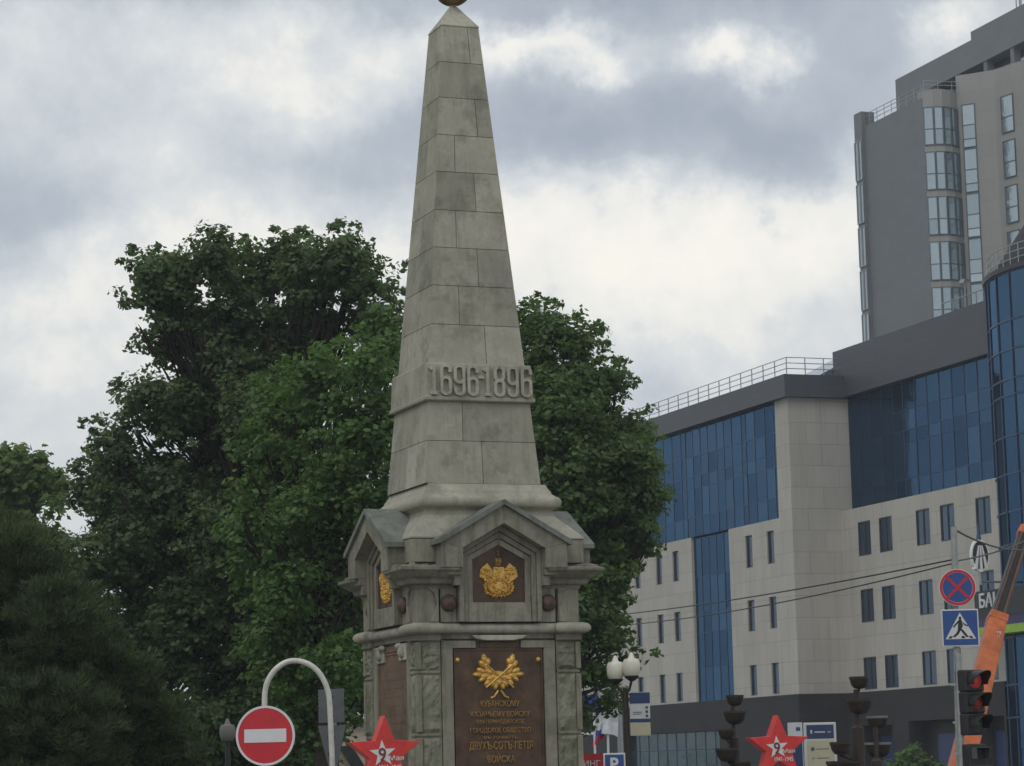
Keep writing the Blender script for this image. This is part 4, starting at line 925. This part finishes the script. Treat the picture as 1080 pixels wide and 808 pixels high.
text('letter', 'P', h*.75, h*1.2, .006, 'signwhite', PK, T(0, -.02, zc), .03)
m = MB(); m.tube([(0, .04, 0), (0, .04, zc+h*.8)], .025, 8); m.build('post', 'steel', PK)
q = at(620, 803, 70); RB = thing('red_banner', (q.x, 70, 0), 0, 'red street banner with white lettering beside the monument pedestal', 'sign')
zt = at(625, 795, 70).z; m = MB(); m.box(-.9, .45, -.03, .03, .6, zt); m.build('board', 'flagred', RB); text('lettering', 'ПАРКИНГ', 1.05, .16, .02, 'signwhite', RB, T(-.2, -.035, zt-.25), .01)
m = MB(); m.box(-.88, -.82, .03, .09, 0, zt); m.box(.37, .43, .03, .09, 0, zt); m.build('leg', 'steel', RB)
YF = 78
def flag(px, label, cols, top, bot, w, lean=0):
    q = at(px, 808, YF); t = thing('flag', (q.x, YF, 0), 0, label, 'flag', 'flags on the white poles'); zt = at(px, top, YF).z; zb = at(px, bot, YF).z
    m = MB(); m.tube([(0, 0, 0), (0, 0, zt+.1)], .035, 8); m.build('pole', 'white', t)
    nb = len(cols)
    for i, c_ in enumerate(cols):
        m = MB(); a0 = zt - (zt-zb)*i/nb; a1 = zt - (zt-zb)*(i+1)/nb; nx = 12; vs = []
        for k in range(nx+1):
            u = k/nx; x = w*u*(1-.15*abs(lean)); dz = -lean*u*.75 - .05*math.sin(u*7)*u; yy = .1*math.sin(u*8)
            for z in (a0, (a0+a1)/2, a1): vs.append((x+(zt-z)*lean*-.25, yy+.03*math.sin(z*9), z+dz*abs(w)))
        fs = [(k*3+j, (k+1)*3+j, (k+1)*3+j+1, k*3+j+1) for k in range(nx) for j in range(2)]; m.add(vs, fs); o = m.build('cloth', c_, t, smooth=False)
        md = o.modifiers.new('t', 'SOLIDIFY'); md.thickness = .012
    return t
flag(628, 'white flag with scalloped folds on a pole beside the pedestal', ['flagwhite'], 744, 772, .75, .25)
flag(612, 'blue flag half hidden by the right edge of the pedestal', ['flagblue'], 733, 750, .62, .1)
flag(642, 'white, blue and red striped flag hanging lopsided', ['flagwhite', 'flagblue', 'flagred'], 758, 778, -.42, .9)
q = at(655, 808, 80); UP = thing('utility_pole', (q.x, 80, 0), 0, 'plain light grey pole left of the twin globe lamp post', 'pole'); m = MB(); m.tube([(0, 0, 0), (0, 0, at(655, 742, 80).z)], [.11, .08], 12); m.build('shaft', 'steel', UP, smooth=True)
m = MB(); m.lathe([(.2, 0), (.2, .03), (.12, .06)], 16); m.build('base', 'steel', UP)
q = at(630, 808, 82); RL = thing('handrail', (q.x, 82, 0), 0, 'white horizontal rail behind the flag poles', 'railing'); zr = at(630, 774, 82).z
m = MB(); m.tube([(-1.2, 0, zr), (.75, 0, zr)], .04, 8); m.build('rail', 'white', RL)
for x in (-1.15, .7):
    m = MB(); m.tube([(x, 0, 0), (x, 0, zr-.02)], .03, 8); m.build('post', 'white', RL)

# ------------------------------------------------------------------ planter columns
def bowl(mb, r, Mx): mb.lathe([(r*.28, -r*.95), (r*.6, -r*.85), (r*.86, -r*.5), (r*.96, -r*.1), (r*1.0, 0)], 20, Mx)
def rimr(mb, r, Mx): mb.lathe([(r*1.0, .0), (r*1.05, .01), (r*1.05, .05), (r*.9, .05)], 20, Mx)
def planter(px, Y, label, bowls, topy):
    q = at(px, 808, Y); t = thing('planter_column', (q.x, Y, 0), 0, label, 'planter', 'tiered bowl planter columns'); 
    zt = at(px, topy, Y).z
    m = MB(); m.tube([(0, 0, 0), (0, 0, zt-.75), (0, 0, zt-.7), (0, 0, zt-.15)], [.1, .1, .04, .04], 12); m.lathe([(.35, 0), (.35, .06), (.08, .12)], 20); m.build('column', 'iron', t)
    for (bx, by, bwid, dy) in bowls:
        b = at(bx, by, Y+dy); r = bwid/2/F*(Y+dy); Mx = T(b.x-q.x, b.y-Y, b.z)
        m = MB(); bowl(m, r, Mx); bo = m.build('bowl', 'iron', t, smooth=True); m = MB(); rimr(m, r, Mx); m.build('bowl_rim', 'iron' if dy <= 0.3 else 'rim', bo)
        if abs(b.x-q.x) > .05:
            m = MB(); m.tube([(0, 0, b.z-r*.95-.12), (b.x-q.x, b.y-Y, b.z-r*.95)], .02, 6); m.build('bracket', 'iron', bo)
    return t
planter(775, 50, 'dark tiered planter column left of the right-hand red star', [(775, 736, 18, 0), (775, 753, 23, 0), (766, 772, 17, -.3), (767, 792, 24, -.3), (781, 806, 22, -.2)], 736)
planter(906, 42, 'tallest dark tiered planter column with five bowls, in front of the office entrance', [(906, 717, 20, 0), (906, 741, 26, 0), (886, 786, 21, -.3), (889, 806, 34, 0), (905, 820, 26, -.4)], 717)
planter(925, 48, 'dark planter column with grey rimmed bowls just behind the tallest one', [(925, 758, 22, .31), (926, 786, 27, .31), (940, 812, 22, .31)], 758)

# ------------------------------------------------------------------ totems
q = at(866, 808, 72); TT = thing('directory_sign', (q.x, 72, 0), R(3), 'directory board with a navy header and cream fields, right of the right-hand red star', 'sign')
zz = lambda y: at(866, y, 72).z; hx = 17/F*72
m = MB(); m.box(-hx, hx, -.06, .06, .3, zz(762)); m.build('frame', 'signwhite', TT, bevel=.02)
m = MB(); m.box(-hx*.84, hx*.84, -.068, -.0615, zz(779), zz(764.5)); m.build('header', 'navy', TT); m = MB(); m.box(-hx*.84, hx*.84, -.068, -.0615, .4, zz(781)); m.build('field', 'cream', TT)
m = MB(); m.box(-hx*.35, hx*.3, -.072, -.0685, zz(772.7), zz(771.5)); m.box(-hx*.6, -hx*.5, -.072, -.0685, zz(773.5), zz(769.8)); m.box(hx*.45, hx*.65, -.072, -.0685, zz(772.5), zz(771.7)); m.build('header_writing', 'signwhite', TT)
m = MB(); m.box(-hx*.3, hx*.5, -.072, -.0685, zz(790.4), zz(789.6)); m.build('field_writing', 'backplate', TT); m = MB(); m.prism(disc(.055, 16, -hx*.5, zz(790)), -.072, -.0685); m.build('field_mark', 'backplate', TT); m = MB(); m.box(-hx*.25, hx*.5, -.072, -.0685, zz(800), zz(799.2)); m.build('field_writing', 'backplate', TT); m = MB(); m.prism([(-hx*.6, zz(798)), (-hx*.5, zz(801)), (-hx*.38, zz(797.5)), (-hx*.5, zz(799.8))], -.072, -.0685); m.build('field_mark', 'backplate', TT)
m = MB(); m.box(-hx*.8, hx*.8, -.05, .05, 0, .3); m.build('plinth', 'backplate', TT)
q = at(840, 808, 74); T2 = thing('street_sign', (q.x, 74, 0), 0, 'narrow white and blue sign partly hidden behind the right-hand red star', 'sign'); zz = lambda y: at(840, y, 74).z
m = MB(); m.box(-.2, .2, -.03, .03, .5, zz(762)); m.build('board', 'signwhite', T2); m = MB(); m.box(-.17, .18, -.036, -.031, .6, zz(778)); m.build('blue_field', 'navy', T2)
m = MB(); m.box(.02, .14, -.036, -.031, zz(771), zz(767)); m.build('pictogram', 'blue', T2); m = MB(); m.tube([(.24, 0, 0), (.24, 0, zz(758))], .035, 8); m.build('post', 'dark', T2)

# ------------------------------------------------------------------ sign pole with wires
YP = 50; q = at(1009.5, 808, YP); top = at(1006, 556, YP)
SP = thing('sign_pole', (q.x, YP, 0), 0, 'tall grey pole carrying a no stopping sign and a pedestrian crossing sign', 'sign')
m = MB(); m.tube([(0, 0, 0), (top.x-q.x, 0, top.z)], .06, 12); m.build('pole', 'greypaint', SP, smooth=True)
c = at(1009, 620, YP); r = 19.5/F*YP; Mx = T(c.x-q.x, -.09, c.z)
m = MB(); m.prism(disc(r, 40), -.006, .01, Mx=Mx); m.build('round_plate', 'signwhite', SP)
m = MB(); m.ring(disc(r*.96, 40), disc(r*.82, 40), -.014, -.0065, Mx=Mx)
ib = r*.83
for s in (-1, 1): m.box(-ib, ib, -.0125, -.0095, -r*.075, r*.075, Mx=Mx @ Matrix.Rotation(s*R(45), 4, 'Y') @ T(0, -.0005*s, 0))
m.build('red_ring_and_cross', 'red', SP)
m = MB(); m.prism(disc(r*.8, 40), -.009, -.0065, Mx=Mx); m.build('blue_face', 'blue', SP)
c = at(1012, 662.5, YP); h = 19.5/F*YP; Mx = T(c.x-q.x, -.09, c.z)
m = MB(); m.box(-h, h, -.006, .01, -h, h, Mx=Mx); m.build('square_plate', 'signwhite', SP, bevel=.01)
m = MB(); m.box(-h*.93, h*.93, -.0095, -.0065, -h*.93, h*.93, Mx=Mx); m.build('blue_field', 'blue', SP)
m = MB(); m.prism([(-h*.82, -h*.6), (h*.82, -h*.6), (0, h*.82)], -.0125, -.01, Mx=Mx); m.build('triangle', 'signwhite', SP)
m = MB(); k = h
for P in ([(-.04, .42), (.04, .42), (.1, .1), (.02, -.12), (-.1, -.1), (-.08, .2)], [(-.08, -.05), (.02, -.1), (-.08, -.32), (-.22, -.5), (-.3, -.46), (-.16, -.26)], [(-.02, -.08), (.08, -.08), (.2, -.28), (.3, -.5), (.2, -.5), (.1, -.3)],
          [(-.06, .36), (-.02, .3), (-.14, .14), (-.24, .0), (-.29, .04), (-.18, .2)], [(.04, .36), (.08, .28), (.18, .18), (.3, .1), (.27, .05), (.14, .12)], [(-.6, -.56), (-.45, -.56), (-.36, -.44), (-.5, -.44)], [(.02, -.56), (.16, -.56), (.14, -.44), (.03, -.44)], [(.45, -.56), (.6, -.56), (.5, -.44), (.37, -.44)]):
    ar = sum(P[i][0]*P[(i+1) % len(P)][1]-P[(i+1) % len(P)][0]*P[i][1] for i in range(len(P))); P = P if ar > 0 else P[::-1]
    P = [(x*1.15, (z+.1)*1.1-.1 if z > -.4 else z) for x, z in P]; m.prism([(x*k*(1.25 if abs(x) < .35 else 1), z*k) for x, z in P], -.0155, -.013, Mx=Mx)
m.prism(disc(.075*k, 14, 0, .53*k), -.0155, -.013, Mx=Mx); m.build('walking_figure', 'dark', SP)
m = MB()
for y in (612, 628, 652, 674): z = at(1010, y, YP).z; x_ = (top.x-q.x)*z/top.z; m.box(x_-.08, x_+.08, -.085, .07, z-.02, z+.02)
m.build('clamp', 'dark', SP)
# overhead wires
def cat(a, b, sag, n=24): return [a.lerp(b, i/n) + Vector((0, 0, -sag*4*(i/n)*(1-i/n))) for i in range(n+1)]
def wire(pts, r, label):
    o = pts[0]; m = MB(); m.tube([p_-o for p_ in pts], r, 6); ob = m.build('overhead_wire', 'dark'); ob.location = o; return tag(ob, label, 'wire', 'overhead wires')
wire(cat(at(560, 655, 95), at(1006, 590, YP), .22), .016, 'upper of the two thin black wires crossing in front of the office building')
wire(cat(at(560, 662, 95), at(1006, 594, YP), .38), .014, 'lower of the two thin black wires crossing in front of the office building')
wire(cat(at(1006, 558, YP), at(1110, 574, 60), .25), .02, 'black wire sagging from the top of the sign pole to the right')
wire(cat(at(1006, 592, YP), at(1110, 555, 60), .12), .016, 'black wire rising from the sign pole past the round logo sign')

# ------------------------------------------------------------------ traffic light
YT = 35; q = at(1012, 808, YT); TL = thing('traffic_light', (q.x, YT, 0), R(0), 'black three-lamp traffic light with its red lamp lit, in front of the orange crane boom', 'traffic light')
m = MB(); m.tube([(0, 0, 0), (at(1010.5, 690, YT).x-q.x, 0, at(1010.5, 690, YT).z)], .045, 12); m.build('pole', 'steel', TL, smooth=True)
hd = Matrix.Translation(at(1024, 741, YT) - Vector((q.x, YT, 0))) @ RZ(R(32))
hh = 34/F*YT
m = MB()
for k in range(3): m.box(-.16, .16, -.1, .12, hh-(k+1)*hh*2/3+.001, hh-k*hh*2/3-.001, Mx=hd)
m.build('housing', 'dark', TL, bevel=.02)
for k in range(3):
    zc = hh - (k+.5)*hh*2/3; lm = ('redlens', 'reflectlens', 'greylens')[k]; Lx = hd @ T(0, -.1, zc) @ Matrix.Rotation(R(90), 4, 'X')
    m = MB(); m.lathe([(.105, 0), (.10, .012), (.07, .03), (.02, .038)], 24, Lx); lo = m.build('lens', lm, TL, smooth=True)
    m = MB(); n = 20; vs = []; 
    for i in range(n+1):
        t = R(-25) + R(230)*i/n; cx, cz_ = .125*math.cos(t), .125*math.sin(t); ln = .26*(.45+.55*max(0, math.sin(t))); ro = .118/.125
        vs += [(cx, 0, cz_), (cx*1.04, -ln, cz_*1.0), (cx*ro*1.04, -ln, cz_*ro), (cx*ro, 0, cz_*ro)]
    fs = [(i*4+j, i*4+(j+1) % 4, (i+1)*4+(j+1) % 4, (i+1)*4+j) for i in range(n) for j in range(4)]; m.add(vs, fs, .5, hd @ T(0, -.1, zc)); m.build('visor', 'dark', lo)
h2 = Matrix.Translation(at(1027, 806, YT) - Vector((q.x, YT, 0))) @ RZ(R(32)); m = MB(); m.box(-.15, .15, -.1, .12, -.3, .26, Mx=h2); ph = m.build('pedestrian_housing', 'dark', TL, bevel=.02)
for z in (.12, -.12):
    m = MB(); m.box(-.12, .12, -.24, -.1, z+.09, z+.1, Mx=h2); m.box(-.12, -.11, -.2, -.1, z-.05, z+.09, Mx=h2); m.box(.11, .12, -.2, -.1, z-.05, z+.09, Mx=h2); m.build('visor', 'backplate', ph)
m = MB()
for z_ in (at(1012, 722, YT).z, at(1012, 762, YT).z, at(1012, 795, YT).z): m.box(-.06, .12, -.02, .02, z_-.015, z_+.015)
m.build('bracket', 'steel', TL)

# ------------------------------------------------------------------ crane
a = at(1006, 840, 57); b = at(1051.5, 653, 59); c = at(1080, 563, 59.9); CR = thing('crane', (a.x, a.y, 0), 0, 'orange telescopic crane boom leaning up to the right, dark upper section, behind the traffic light', 'crane')
def beam(mb, p, q_, w0, w1, d0=None, tone=.5):
    p, q_ = Vector(p), Vector(q_); d = (q_-p).normalized(); s = d.cross(Vector((0, 1, 0))).normalized(); n = s.cross(d); vs = []
    for P_, w_ in ((p, w0), (q_, w1)):
        for (i, j) in ((-1, -1), (1, -1), (1, 1), (-1, 1)): vs.append(P_ + s*w_*i/2 + n*w_*j/2)
    mb.add(vs, ((3, 2, 1, 0), (4, 5, 6, 7), (0, 1, 5, 4), (1, 2, 6, 5), (2, 3, 7, 6), (3, 0, 4, 7)), tone)
o = Vector((a.x, a.y, 0)); a, b, c = a-o, b-o, c-o; dd = (b-a).normalized()
m = MB(); beam(m, a, b, .52, .40); m.build('lower_boom', 'orange', CR, bevel=.03)
m = MB(); beam(m, b-dd*.1, b+dd*.1, .43, .40); m.build('boom_collar', 'orange', CR, bevel=.015)
sd_ = dd.cross(Vector((0, 1, 0))).normalized()
m = MB(); beam(m, b+dd*.12, c, .30, .26); m.build('upper_boom', 'dark', CR, bevel=.02)
m = MB(); m.tube([b+dd*.12-sd_*.1+Vector((0, -.16, 0)), c-sd_*.08+Vector((0, -.14, 0))], .045, 10); m.tube([b+dd*.12+sd_*.1+Vector((0, -.16, 0)), c+sd_*.07+Vector((0, -.14, 0))], .03, 10); m.build('boom_tube', 'tubebrown', CR, smooth=True)
m = MB(); beam(m, c-dd*.08, c+dd*.2, .33, .26); m.build('boom_head', 'orange', CR, bevel=.06)
text('number', '27', .1, .2, .01, 'signwhite', CR, Matrix.Translation(a.lerp(b, .9) + Vector((.08, -.225, 0))) @ Matrix.Rotation(R(14), 4, 'Y'), .01)
m = MB(); m.box(-1.2, 1.4, -.9, 1.1, .65, 1.05); m.box(-2.6, 3.2, -1.0, 1.2, .45, .64); m.lathe([(.5, 1.05), (.5, 1.2), (.3, 1.25)], 20); m.build('carriage', 'orange', CR, bevel=.03)
for x in (-1.9, 0, 2.4):
    for y in (-1.0, 1.2): m = MB(); m.lathe([(.18, -.12), (.40, -.12), (.42, -.08), (.42, .08), (.40, .12), (.18, .12)], 24, T(x, y, .42) @ Matrix.Rotation(R(90), 4, 'X')); m.build('wheel', 'dark', CR)
